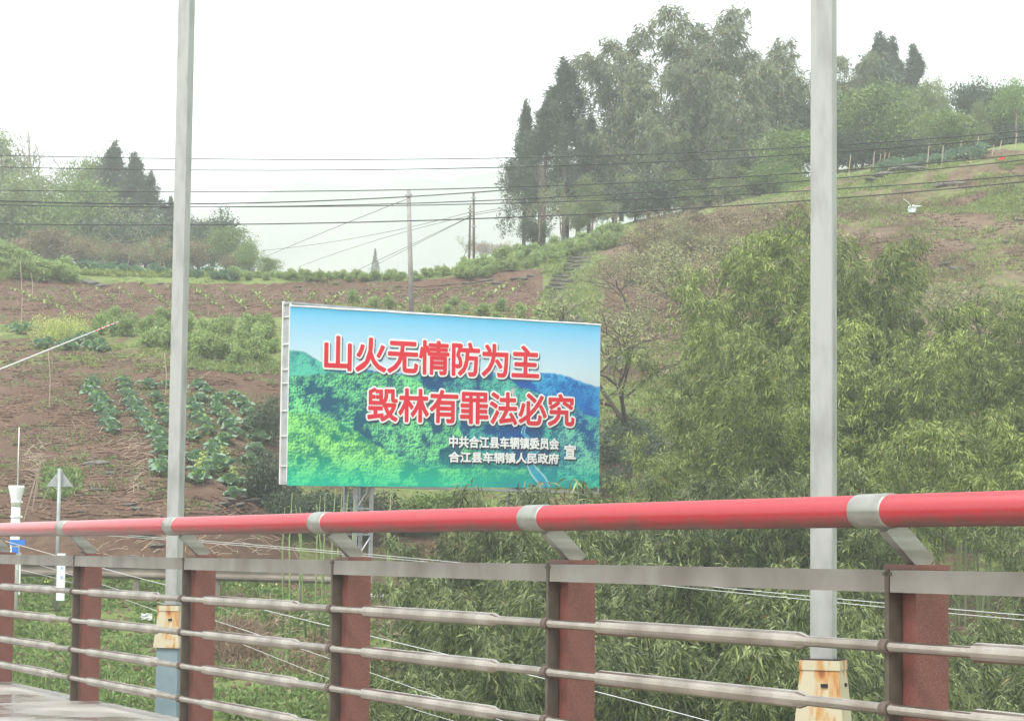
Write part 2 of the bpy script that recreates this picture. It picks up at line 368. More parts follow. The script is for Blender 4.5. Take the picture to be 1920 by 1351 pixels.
mountain('mountain', [(-2500, 300), (-800, 420), (0, 430), (380, 400), (520, 365), (700, 345), (950, 300), (1300, 300), (1800, 330), (3200, 300)], 1000, 330, 3)
mountain('mountain', [(-1500, 440), (400, 400), (900, 300), (1300, 240), (1600, 190), (1900, 120), (2300, 90), (3400, 60), (4400, 200)], 1500, 350, 8)
# closed box of misty air
mb = MB(); mb.box((0, 700, 155), (4400, 2100, 331))
mh = bpy.data.materials.new('haze'); mh.use_nodes = True; mh.node_tree.nodes.clear()
vo = mh.node_tree.nodes.new('ShaderNodeVolumePrincipled'); mo = mh.node_tree.nodes.new('ShaderNodeOutputMaterial')
vo.inputs['Color'].default_value = (.95, .975, 1.0, 1); vo.inputs['Density'].default_value = HAZE; vo.inputs['Anisotropy'].default_value = .2
mh.node_tree.links.new(vo.outputs[0], mo.inputs['Volume'])
tag(mb.build('haze', mh), kind='stuff')

# ------------------------------------------------------------------ bridge deck and railing
TH = math.atan(2140/4500.0)
U = np.array([-math.sin(TH), math.cos(TH), 0]); N = np.array([math.cos(TH), math.sin(TH), 0]); UP = np.array([0, 0, 1.0])
DR = 4.93*math.cos(TH)
AX = [U, N, UP]
def rp(t, n, z): return N*(DR+n)+U*t+UP*z
def t_of_Z(Zc, n=0.0):   # distance along the rail at forward distance Zc
    return (Zc-(DR+n)*N[1])/U[1]
mDeck = mat('wet_concrete', (.16, .145, .125), (.34, .32, .29), .38, 1.1, bump=.004, bscale=9, detail=7, lo=.38, hi=.6)
def wetmat(m):
    n = m.node_tree; p = n.nodes['Principled BSDF']
    t = [x for x in n.nodes if x.type == 'TEX_NOISE'][0]
    r = n.nodes.new('ShaderNodeMapRange'); r.inputs['From Min'].default_value = .42; r.inputs['From Max'].default_value = .58
    r.inputs['To Min'].default_value = .12; r.inputs['To Max'].default_value = .8
    n.links.new(t.outputs['Fac'], r.inputs['Value']); n.links.new(r.outputs[0], p.inputs['Roughness'])
wetmat(mDeck)
mDeckJ = mat('joint_dark', (.06, .055, .05), rough=.9)
Zs = [22185/(x+1180.0) for x in (1664, 1022, 625, 348, 145)]
t0 = t_of_Z(Zs[4]); SP = (t_of_Z(Zs[4])-t_of_Z(Zs[0]))/4
posts = [t0+SP*k for k in range(4, -8, -1)]
# walkway made of slabs with joints
wk = tag(empty('walkway'), kind='structure'); wk.name = 'walkway'
mb = MB(); mb.box(rp(5, -2.4, -.30), (90, 5.2, .3), AX); mb.build('deck_beam', mDeckJ, wk)
k = -30.0; first = None
while k < 45:
    o = None
    if first is None:
        m_ = MB(); m_.box((0, 0, -.075), (2.49, 5.16, .15), [U, N, UP]); first = m_.mesh('slab', mDeck)
    o = link('slab', first, wk); o.location = rp(k, -2.39, random.uniform(-.004, .004)+0.0)
    k += 2.5
tag(MB().box(rp(5, -9.3, -.25), (90, 8.5, .2), AX).build('road', mat('asphalt', (.045, .045, .045), (.065, .062, .06), .7, 30, bump=.004)), kind='structure')
mRed = bpy.data.materials.new('red_paint'); mRed.use_nodes = True
def redmat(m):
    n = m.node_tree; p = n.nodes['Principled BSDF']; L = n.links.new
    tc = n.nodes.new('ShaderNodeTexCoord'); mp = n.nodes.new('ShaderNodeMapping'); mp.inputs['Scale'].default_value = (1, 1, 2.5)
    L(tc.outputs['Object'], mp.inputs[0])
    t = n.nodes.new('ShaderNodeTexNoise'); t.inputs['Scale'].default_value = 5; t.inputs['Detail'].default_value = 8; t.inputs['Roughness'].default_value = .65
    L(mp.outputs[0], t.inputs['Vector'])
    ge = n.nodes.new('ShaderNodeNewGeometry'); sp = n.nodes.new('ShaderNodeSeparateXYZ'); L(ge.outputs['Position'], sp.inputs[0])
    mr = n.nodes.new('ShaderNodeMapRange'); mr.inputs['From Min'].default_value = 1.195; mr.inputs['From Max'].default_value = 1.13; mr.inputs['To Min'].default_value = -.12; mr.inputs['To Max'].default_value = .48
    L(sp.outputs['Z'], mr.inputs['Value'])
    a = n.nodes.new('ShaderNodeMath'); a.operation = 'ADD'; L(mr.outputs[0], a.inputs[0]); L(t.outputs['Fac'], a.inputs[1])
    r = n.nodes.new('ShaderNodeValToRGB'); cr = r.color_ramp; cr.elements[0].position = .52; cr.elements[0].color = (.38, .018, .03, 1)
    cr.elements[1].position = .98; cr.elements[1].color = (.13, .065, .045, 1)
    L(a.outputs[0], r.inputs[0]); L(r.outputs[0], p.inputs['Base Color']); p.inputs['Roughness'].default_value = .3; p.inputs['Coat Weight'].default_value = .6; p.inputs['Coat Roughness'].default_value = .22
redmat(mRed)
mSteel = mat('brushed_steel', (.22, .21, .18), (.36, .35, .32), .38, 3, metal=.55, stretch=(1, 1, 9))
mClamp = mat('clamp_steel', (.30, .29, .255), (.42, .41, .37), .3, 8, metal=.95)
mBar = mat('bar_steel', (.29, .24, .20), (.50, .44, .385), .26, 4.5, metal=.9, detail=7)
mBeam = bpy.data.materials.new('beam_steel'); mBeam = mat('beam_steel', (.20, .17, .145), (.34, .31, .28), .42, 2.6, metal=.5, detail=8)
mPlate = mat('plate_steel', (.075, .058, .042), (.13, .108, .083), .55, 7, metal=.3)
mGran = mat('red_granite', (.15, .05, .04), (.235, .10, .085), .3, 190, bump=.0008, bscale=200, detail=2, lo=.3, hi=.7)
mGranD = mat('granite_polished', (.30, .15, .135), (.36, .21, .19), .3, 60)
mGrime = mat('grime', (.10, .075, .06), (.16, .12, .10), .9, 20)
rail = tag(empty('bridge_railing', rp(0, 0, 0)*0), 'long bridge railing with a red top tube, grey bars and dark red stone posts', 'railing')
ta, tb = posts[-1]-3, posts[0]+14
# columns (shared mesh, local coordinates along U,N)
def local_obj(name, mesh, t, n=0, z=0, parent=None):
    o = link(name, mesh, parent); o.location = rp(t, n, z); return o
def cyl_u(r, t0, t1, z, n, prof=None, k=20):
    m = MB(); m.tube([U*t0+N*n+UP*z, U*t1+N*n+UP*z], r, k); return m
m = MB(); m.box(N*.118+UP*.50, (.170, .126, 1.0), AX); colm = m.mesh('stone_post', mGran)
m = MB(); m.box(N*.118+UP*1.008, (.178, .134, .016), AX); capm = m.mesh('post_cap', mGran)
m = MB(); m.box(N*.118+UP*1.018, (.12, .11, .006), AX); bpm = m.mesh('base_plate', mPlate)
m = MB(); m.box(N*.025+UP*.50+U*.0, (.024, .05, 1.0), AX); m.box(N*.035+UP*.985, (.05, .07, .012), AX); plm = m.mesh('steel_upright', mPlate)
# curved arm: sloping flat bar from post head to the top tube
PA = N*.13+UP*1.012; PB = N*(-.012)+UP*1.145
d = nrm(PB-PA); side = np.cross(d, U)
m = MB(); m.box((PA+PB)/2, (.045, .068, np.linalg.norm(PB-PA)), [U, nrm(side), d]); armm = m.mesh('support_arm', mSteel)
m = MB(); rr = .0565
m.tube([U*(-.092)+N*(-.07)+UP*1.186, U*(-.086)+N*(-.07)+UP*1.186, U*.086+N*(-.07)+UP*1.186, U*.092+N*(-.07)+UP*1.186], [rr-.002, rr, rr, rr-.002], 32)
clm = m.mesh('clamp_ring', mClamp, smooth=True)
m = MB(); m.box(N*.02+UP*.962, (SP-.03, .035, .072), AX); beamm = m.mesh('flat_rail', mBeam)
def barmesh():
    m = MB(); L = SP; r0, r1 = .0185, .0305
    m.tube([U*(-L/2), U*(-L*.31), U*(-L*.29), U*(L*.29), U*(L*.305), U*(L*.31), U*L/2], [r0, r0, r1, r1, r1, r0, r0], 16)
    return m.mesh('bar', mBar)
barm = barmesh()
m = MB(); m.tube([U*(-.019), U*.019], .0245, 16); colr = m.mesh('bar_collar', mGrime)
for i, t in enumerate(posts):
    o = local_obj('stone_post', colm, t, parent=rail)
    local_obj('post_cap', capm, t, parent=rail)
    local_obj('steel_upright', plm, t, parent=rail)
    local_obj('support_arm', armm, t-.03, parent=rail)
    local_obj('clamp_ring', clm, t-.045, parent=rail)
    local_obj('flat_rail', beamm, t+SP/2, parent=rail)
    for z in (.752, .552, .352, .158):
        local_obj('bar', barm, t+SP/2, .0, z, parent=rail)
    for z in (.752, .552, .352, .158): local_obj('bar_collar', colr, t, 0, z, parent=rail)
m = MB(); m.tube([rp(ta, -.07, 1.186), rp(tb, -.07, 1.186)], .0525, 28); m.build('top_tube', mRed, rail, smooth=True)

# ------------------------------------------------------------------ lamp poles behind the railing
mPole = mat('pole_steel', (.26, .26, .25), (.40, .40, .385), .55, 9, metal=.1, bump=.0015, bscale=14, stretch=(1, 1, .3), detail=9, lo=.25, hi=.55)
def rustmat():
    m = bpy.data.materials.new('rusty_cream_paint'); m.use_nodes = True; n = m.node_tree; p = n.nodes['Principled BSDF']; L = n.links.new
    tc = n.nodes.new('ShaderNodeTexCoord'); mp = n.nodes.new('ShaderNodeMapping'); mp.inputs['Scale'].default_value = (1, 1, .22)
    L(tc.outputs['Object'], mp.inputs[0])
    t = n.nodes.new('ShaderNodeTexNoise'); t.inputs['Scale'].default_value = 16; t.inputs['Detail'].default_value = 6; L(mp.outputs[0], t.inputs['Vector'])
    a = n.nodes.new('ShaderNodeAttribute'); a.attribute_name = 'rust'
    ad = n.nodes.new('ShaderNodeMath'); ad.operation = 'ADD'; L(t.outputs['Fac'], ad.inputs[0]); L(a.outputs['Fac'], ad.inputs[1])
    r = n.nodes.new('ShaderNodeValToRGB'); cr = r.color_ramp; cr.elements[0].position = .575; cr.elements[0].color = (.50, .44, .31, 1)
    cr.elements[1].position = .9; cr.elements[1].color = (.07, .03, .02, 1); cr.elements.new(.68).color = (.48, .26, .09, 1); cr.elements.new(.76).color = (.30, .10, .03, 1)
    L(ad.outputs[0], r.inputs[0]); L(r.outputs[0], p.inputs['Base Color']); p.inputs['Roughness'].default_value = .7
    return m
mRust = rustmat(); mBlue = mat('blue_grey_paint', (.17, .235, .27), (.22, .285, .32), .6, 5, detail=6); mBlack = mat('rust_hole', (.03, .02, .02), rough=.9)
mPoleTop = mat('lamp_white', (.6, .6, .6), rough=.4)
def frustum_grid(w0, w1, z0, z1, n=10, rustf=None):
    V = []; f = []; rust = []
    for s in range(4):
        a = s*math.pi/2; ax = np.array([math.cos(a), math.sin(a)]); ay = np.array([-math.sin(a), math.cos(a)])
        b = len(V)
        for i in range(n+1):
            for j in range(n+1):
                t = j/n; w = (w0*(1-t)+w1*t)/2; u = (i/n*2-1)
                xy = ax*w+ay*w*u; V.append((xy[0], xy[1], z0+(z1-z0)*t)); rust.append(rustf(i/n, t, s) if rustf else 0)
        for i in range(n):
            for j in range(n):
                q = b+i*(n+1)+j; f.append((q, q+n+1, q+n+2, q+1))
    return V, f, rust
def lamp_pole(px, py_top_of_box, Y, label, yaw):
    P = W(px, py_top_of_box, Y)
    o = tag(empty('lamp_pole', (P[0], P[1], P[2]-.42-3.2), yaw), label, 'pole', 'tall steel poles standing behind the railing')
    zb = 3.2+.42
    m = MB(); m.box((0, 0, (zb+13)/2), (.132, .132, 13-zb)); shaft = m.build('shaft', mPole, o)
    bv = shaft.modifiers.new('edge', 'BEVEL'); bv.width = .012; bv.segments = 3
    def rf(u, t, s):
        return .30*max(0, t-.78)*4*.5+.13*(vnoise(u*6+s*3, 0, 5) > .62)*(t > .2)+(.05 if t < .06 else 0)
    V, f, r = frustum_grid(.285, .225, 3.2, zb-.055, 12, rf)
    link('base_box', npmesh('base_box', V, np.array(f), mRust, {'rust': r}), o)
    V, f, r = frustum_grid(.236, .232, zb-.055, zb, 4, lambda u, t, s: .12)
    link('base_collar', npmesh('base_collar', V, np.array(f), mRust, {'rust': r}), o)
    m = MB(); m.box((0, 0, zb+.003), (.215, .215, .006)); m.build('top_plate', mBlack, o)
    m = MB()
    for q in range(4):
        a = q*math.pi/2; m.box((math.cos(a)*.122+math.sin(a)*-.03, math.sin(a)*.122+math.cos(a)*.03, zb-.14), (.012 if q % 2 == 0 else .04, .04 if q % 2 == 0 else .012, .02))
    m.build('bolt_hole', mBlack, o)
    m = MB(); m.box((0, 0, 1.6-.8), (.235, .235, 3.2+1.6)); m.build('pedestal', mBlue, o)
    m = MB(); m.box((0, 0, 13.003), (.14, .14, .006)); m.build('cap', mPole, o)
    return o
lamp_pole(1544, 1236, 13.8, 'wide pale steel pole on a rusty cream base, right of the billboard', math.radians(-19))
lamp_pole(325, 1134, 24.2, 'slimmer pale steel pole with rusty cream and blue-grey base beside the cabbage field', math.radians(-19))

# ------------------------------------------------------------------ billboard
BL, BR_ = W(541, 741, 52.0), W(1124.5, 762, 57.25)
bdir = np.array([BR_[0]-BL[0], BR_[1]-BL[1], 0]); BW = float(np.linalg.norm(bdir)); bdir /= BW
BH = 3.9; zbl = W(538, 910, 52)[2]; zbr = W(1122, 915, 57.25)[2]
yaw = math.atan2(bdir[1], bdir[0])
bb = tag(empty('billboard', (BL[0], BL[1], (zbl+zbr)/2), yaw), 'large billboard on lattice legs, printed with red Chinese slogans over green forested mountains', 'billboard')
# local frame: x along face, -y towards viewer, z up.  face at y=0
nx, nz = 380, 168
u = np.linspace(0, 1, nx); v = np.linspace(0, 1, nz); UU, VV = np.meshgrid(u, v, indexing='ij')
asp = BW/BH; X_ = UU*asp
def smooth(a, b, x): t = np.clip((x-a)/(b-a), 0, 1); return t*t*(3-2*t)
def lerp(a, b, t): return a+(b-a)*t[..., None]
C = lambda *a: np.array(a, float)
# sky
t = np.clip((VV-.62)/.38, 0, 1)
col = lerp(C(.80, .89, .93), C(.22, .62, .92), t**1.15)
col = lerp(col, C(.72, .84, .90), .5*fbm(X_*2, VV*3, 3, 4)*(1-t))
# ridges far to near: (ridge height fn, base colour light, dark, scale)
def trees(X, V, s, seed):
    g = 10.0*s
    bx = X*g; by = V*g
    h = np.zeros_like(X)
    xi = np.floor(bx); yi = np.floor(by)
    best = np.full(X.shape, 9.0); bd = np.zeros(X.shape)
    for a in (-1, 0, 1):
        for b in (-1, 0, 1):
            cx = xi+a; cy_ = yi+b
            rx = vnoise(cx*3.7+.5, cy_*5.3+.5, seed); ry = vnoise(cx*4.1+.5, cy_*2.9+.5, seed+1)
            dx = bx-(cx+rx); dy = by-(cy_+ry); dd = dx*dx+dy*dy
            m = dd < best; best = np.where(m, dd, best); bd = np.where(m, (dy-dx*.8), bd)
    return np.clip(.5+.55*bd-.35*best, 0, 1)
def layer(col, ridge, light, dark, s, seed, soft=.004, lift=0):
    m = smooth(-soft, soft, ridge-VV)
    tr = trees(X_+.02*fbm(X_*30, VV*30, 2, seed), VV+.02*fbm(X_*30, VV*30, 2, seed+7), s*3.4, seed)*.5+trees(X_, VV, s*7, seed+2)*.25+.45*fbm(X_*36, VV*42, 3, seed+3)-.15
    big = .45*smooth(.38, .60, fbm(X_*4.1+VV*2.6, VV*6.4, 4, seed+9))+.55*smooth(.40, .56, fbm(X_*13, VV*15, 3, seed+19))
    k = smooth(.16, .56, np.clip(tr, 0, 1)*(.38+.85*big)+lift)
    c = lerp(dark, light, k)
    return col*(1-m[..., None])+c*m[..., None]
r1 = .675+.03*np.sin(UU*9+1)+.03*(fbm(X_*3, 0*X_, 3, 2)-.5)-.02*smooth(.8, 1, UU)+.012*fbm(X_*26, 0*X_, 2, 3)
r1 = np.where(UU < .45, .70-.04*smooth(0, .42, UU)+.012*fbm(X_*26, 0*X_, 2, 3), r1)
col = layer(col, r1-.02, C(.14, .48, .78), C(.01, .12, .42), 2.6, 11)
r2 = .755-.10*smooth(.0, .16, UU)-.02*smooth(.1, .30, UU)+.035*smooth(.28, .5, UU)-.22*smooth(.62, .92, UU)+.012*fbm(X_*20, 0*X_, 2, 5)+.06*(fbm(X_*5, 0*X_, 3, 6)-.5)
col = layer(col, r2, C(.18, .60, .46), C(.01, .08, .20), 2.2, 31, lift=.22*smooth(.32, 0, UU))
r3 = .60+.04*np.sin(UU*6)-.45*smooth(.35, .66, UU)+.10*smooth(.80, 1, UU)*0+.012*fbm(X_*16, 0*X_, 2, 7)
col = layer(col, r3, C(.30, .80, .36), C(.01, .10, .17), 1.9, 51)
r4 = .40-.30*smooth(.05, .45, UU)+.012*fbm(X_*14, 0*X_, 2, 9)
col = layer(col, r4, C(.40, .86, .30), C(.02, .22, .16), 1.7, 71)
r5 = np.where(UU > .7, .02+.34*smooth(.72, .96, UU)+.18*np.exp(-((UU-.9)/.05)**2), 0)+.01*fbm(X_*14, 0*X_, 2, 9)
col = layer(col, r5, C(.30, .72, .52), C(.0, .10, .28), 1.7, 91)
# deep blue valley right of centre and blue-green wash at the foot
m = np.exp(-(((UU-.70)/.075)**2+((VV-.29)/.10)**2))*.75
col = lerp(col, C(.02, .10, .34), m)
m = np.exp(-(((UU-.93)/.08)**2+((VV-.52)/.09)**2))*.6
col = lerp(col, C(.02, .14, .50), m)
m = smooth(.22, .0, VV)*.62
col = lerp(col, C(.0, .60, .42), m*(UU < .6)+m*(UU >= .6)*.9)
m = smooth(.16, .0, VV)*np.exp(-((UU-.72)/.14)**2)*.7
col = lerp(col, C(.0, .28, .36), m)
# winding road
vr = np.linspace(0, .36, 200); ur = np.interp(vr, [0, .05, .10, .16, .20, .235, .29, .33, .36], [.815, .80, .775, .755, .765, .79, .755, .735, .74])
dmin = np.full(UU.shape, 9.0)
for a, b in zip(ur, vr): dmin = np.minimum(dmin, np.abs(np.hypot((UU-a)*asp, VV-b)))
wr = .010+.022*smooth(.3, 0, VV)
col = lerp(col, C(.10, .42, .62), smooth(1.0, .7, dmin/wr)*.8)
col = lerp(col, C(.65, .85, .92), smooth(.28, .0, np.abs(dmin/wr-1)))
for (a, b, ra, rb_) in ((.695, .545, .02, .012), (.70, .57, .008, .03)):
    col = lerp(col, C(.75, .62, .66), .8*smooth(1, .5, np.hypot((UU-a)/ra, (VV-b)/rb_)))
# gentle creases in the cloth
crease = .006*np.abs(np.sin(X_*7.3+np.sin(VV*3)*.8))*smooth(.80, 1, VV)+.004*fbm(X_*5+VV*2, VV*1.5, 2, 13)
V3 = np.stack([UU*BW, -crease, VV*BH], -1)
# the corners lift as photographed (right end stands a touch higher)
shear = (zbr-zbl)
V3[..., 2] += (UU-.5)*shear
i = np.arange(nx*nz).reshape(nx, nz)
f = np.stack([i[:-1, :-1], i[1:, :-1], i[1:, 1:], i[:-1, 1:]], -1).reshape(-1, 4)
mPrint = bpy.data.materials.new('printed_cloth'); mPrint.use_nodes = True
n_ = mPrint.node_tree; p = n_.nodes['Principled BSDF']; a = n_.nodes.new('ShaderNodeAttribute'); a.attribute_name = 'print'
n_.links.new(a.outputs['Color'], p.inputs['Base Color']); p.inputs['Roughness'].default_value = .5; p.inputs['Specular IOR Level'].default_value = .2
gl_ = col.mean(-1, keepdims=True); col = gl_+(col-gl_)*1.25
rgba = np.concatenate([np.clip(col, 0, 1)*.86, np.ones(col.shape[:2]+(1,))], -1).reshape(-1, 4)
link('printed_cloth', npmesh('printed_cloth', V3.reshape(-1, 3), f, mPrint, {'print': rgba}, smooth=True), bb)
# lettering
mLR = mat('letter_red', (.72, .012, .03), rough=.5, spec=.2); mLW = mat('letter_white', (.86, .86, .86), rough=.35)
mLS = bpy.data.materials.new('letter_shadow'); mLS.use_nodes = True
n_ = mLS.node_tree; p = n_.nodes['Principled BSDF']; p.inputs['Base Color'].default_value = (.03, .05, .09, 1); p.inputs['Alpha'].default_value = .5; p.inputs['Roughness'].default_value = .6
def glyphs(s):
    c = bpy.data.curves.new('t', 'FONT'); c.body = s; c.size = 1; c.resolution_u = 3
    o = bpy.data.objects.new('t', c); COL.objects.link(o)
    dg = bpy.context.evaluated_depsgraph_get(); me = bpy.data.meshes.new_from_object(o.evaluated_get(dg))
    V = np.array([v.co[:] for v in me.vertices]); T = [list(p.vertices) for p in me.polygons]
    bpy.data.objects.remove(o); bpy.data.curves.remove(c); bpy.data.meshes.remove(me)
    # merge doubles
    key = {}; mp = []
    for v in V:
        k = (round(v[0], 5), round(v[1], 5)); mp.append(key.setdefault(k, len(key)))
    V2 = np.zeros((len(key), 2))
    for i_, v in zip(mp, V): V2[i_] = v[:2]
    T = [[mp[j] for j in t_] for t_ in T]; cnt = {}
    for t_ in T:
        for a_, b_ in zip(t_, t_[1:]+t_[:1]):
            if a_ != b_: cnt[(min(a_, b_), max(a_, b_))] = cnt.get((min(a_, b_), max(a_, b_)), 0)+1
    return V2, T, [e for e, c_ in cnt.items() if c_ == 1]
def lettering(name, s, box, bold, outline, material, outmat=None, shadow=None, gap=1.0):
    """box = x0,x1,z0,z1 in board metres"""
    V2, T, B = glyphs(s)
    lo, hi = V2.min(0), V2.max(0)
    sx = (box[1]-box[0])/(hi[0]-lo[0]); sz = (box[3]-box[2])/(hi[1]-lo[1])
    Q = (V2-lo)*np.array([sx, sz])+np.array([box[0], box[2]])
    Q[:, 1] += (Q[:, 0]/BW-.5)*shear
    def build(nm, r, y, dx, dz, mt):
        P = [(a_+dx, y, b_+dz) for a_, b_ in Q]; F3 = [t_ for t_ in T]; fs = {}
        for t_ in F3: fs.setdefault(len(t_), []).append(t_)
        if r > 0:
            for k_, (a_, b_) in enumerate(B):
                p0, p1 = Q[a_], Q[b_]; e = p1-p0; L_ = np.linalg.norm(e)
                if L_ < 1e-6: continue
                e = e/L_; nn = np.array([-e[1], e[0]])*r; yy = y-.00006*(1+k_ % 40)
                pts = []
                for an in range(4): 
                    th = math.pi/2+math.pi*an/3; pts.append(p0+r*(e*math.cos(th)+nn/r*math.sin(th)))
                for an in range(4):
                    th = -math.pi/2+math.pi*an/3; pts.append(p1+r*(e*math.cos(th)+nn/r*math.sin(th)))
                b0 = len(P); P += [(z_[0]+dx, yy, z_[1]+dz) for z_ in pts]; fs.setdefault(8, []).append(list(range(b0, b0+8)))
        return link(nm, npmesh(nm, np.array(P), [np.array(x_) for x_ in fs.values()], mt), bb)
    if shadow: build(name+'_shadow', outline, -.012, .035, -.035, shadow)
    if outmat and outmat is not material: build(name+'_outline', outline, -.016, 0, 0, outmat)
    build(name, bold, -.021, 0, 0, material)
X = lambda u_: u_*BW
Z = lambda v_: v_*BH
lettering('slogan_lettering', '山火无情防为主', (X(.104), X(.785), Z(.655), Z(.845)), .022, .064, mLR, mLW, mLS)
lettering('slogan_lettering', '毁林有罪法必究', (X(.237), X(.908), Z(.376), Z(.562)), .022, .064, mLR, mLW, mLS)
lettering('issuer_lettering', '中共合江县车辋镇委员会', (X(.492), X(.856), Z(.232), Z(.298)), .0105, .02, mLW, mLW, mLS)
lettering('issuer_lettering', '合江县车辋镇人民政府', (X(.492), X(.856), Z(.146), Z(.206)), .0105, .02, mLW, mLW, mLS)
lettering('issuer_lettering', '宣', (X(.876), X(.915), Z(.178), Z(.262)), .012, .02, mLW, mLW, mLS)
mFrame = mat('frame_white', (.55, .55, .54), (.66, .66, .65), .5, 4); mFrameD = mat('frame_grey', (.30, .31, .32), (.38, .39, .40), .6, 4)
DPT = .30
m = MB()
m.box((BW/2, DPT/2+.01, -.03), (BW, DPT, .05)); m.build('frame_channel', mFrameD, bb); MB().box((BW/2, DPT/2+.01, BH), (BW, DPT, .05)).build('frame_channel', mFrameD, bb)
m = MB(); m.box((.02, .02, BH/2), (.04, .04, BH)); m.build('edge_strip', mFrame, bb)
m = MB(); m.box((.02, DPT, BH/2), (.05, .05, BH+.1)); m.build('edge_strip', mFrame, bb)
m = MB(); m.box((.045, DPT/2, BH/2), (.02, DPT-.02, BH)); m.build('side_sheet', mFrameD, bb)
ribm = MB().box((0, 0, 0), (.05, DPT-.04, .03)).mesh('rib', mFrame)
for zz in (.35, 1.0, 1.55, 2.15, 2.45, 3.0, 3.6):
    o = link('rib', ribm, bb, (.03, DPT/2, zz))
m = MB(); m.box((BW-.02, DPT/2, BH/2), (.04, DPT, BH)); m.build('side_sheet', mFrameD, bb)
m = MB(); m.box((BW/2, DPT, BH/2), (BW-.1, .02, BH-.1)); m.build('back_sheet', mFrameD, bb)
bulge = MB(); bulge.tube([(BW*k_/14, -.012-.004*(k_ % 2), BH+.01+.004*math.sin(k_*2.1)+(k_/14-.5)*shear) for k_ in range(15)], .02, 6); bulge.build('cloth_hem', mLW, bb)
# lattice legs
def lattice(xc, w_, dep, zlow, nm):
    par = link(nm, MB().box((xc, DPT/2+.15, .02), (w_+.1, dep+.1, .04)).mesh(nm, mGal), bb)
    leg = MB().box((0, 0, zlow/2), (.07, .07, -zlow)).mesh('leg', mGal)
    for sx in (-1, 1):
        for sy in (-1, 1):
            o = link('leg', leg, par, (xc+sx*w_/2, DPT/2+.15+sy*dep/2, 0))
    H = -zlow; nseg = 4; 
    for k_ in range(nseg):
        z0, z1 = zlow+H*k_/nseg, zlow+H*(k_+1)/nseg
        for sy in (-1, 1):
            m_ = MB(); y_ = DPT/2+.15+sy*dep/2
            a_, b_ = ((xc-w_/2, y_, z0), (xc+w_/2, y_, z1)) if (k_+(sy > 0)) % 2 else ((xc+w_/2, y_, z0), (xc-w_/2, y_, z1))
            m_.tube([a_, b_], .018, 4); m_.build('brace', mGal, par)
            m_ = MB(); m_.box((xc, y_, z0+.04), (w_, .04, .04)); m_.build('cross_bar', mGal, par)
    m_ = MB(); m_.box((xc+w_/2, DPT/2+.15-dep/2, zlow-.02), (.3, .3, .05)); m_.build('foot_plate', mLW, par)
gz = lambda x_: float(ground_z(BL[0]+bdir[0]*x_, BL[1]+bdir[1]*x_+.3))
zb0 = (zbl+zbr)/2
lattice(2.05, .42, .42, gz(2.05)-zb0-.05, 'lattice_mast')
lattice(6.6, .42, .42, gz(6.6)-zb0-.05, 'lattice_mast')

# ------------------------------------------------------------------ foliage builders
def leaves(P, D, L, Wd, droop=0.0, tint=None, fold=.0):
    """leaf faces (two triangles as one quad): base P, direction D"""
    n = len(P); L = np.broadcast_to(L, (n,))[:, None]; Wd = np.broadcast_to(Wd, (n,))[:, None]
    D = nrm(D); s = nrm(np.cross(D, nrm(R.normal(size=(n, 3)))))
    mid = P+D*L*.45
    tip = P+D*L; tip[:, 2] -= (droop*L)[:, 0]
    V = np.stack([P, mid+s*Wd/2, tip, mid-s*Wd/2], 1).reshape(-1, 3)
    t = R.random(n) if tint is None else tint
    return V, np.repeat(t, 4)
def leafmesh(name, P, D, L, Wd, m, droop=0.0, tint=None):
    V, t = leaves(P, D, L, Wd, droop, tint)
    return npmesh(name, V, np.arange(len(V)).reshape(-1, 4), m, {'tint': t})
def fan(C, D, k, spread, jit):
    """k leaf directions and bases about each of the centres"""
    P = np.repeat(C, k, 0)+R.normal(size=(len(C)*k, 3))*jit
    DD = nrm(np.repeat(D, k, 0)+R.normal(size=(len(C)*k, 3))*spread)
    return P, DD
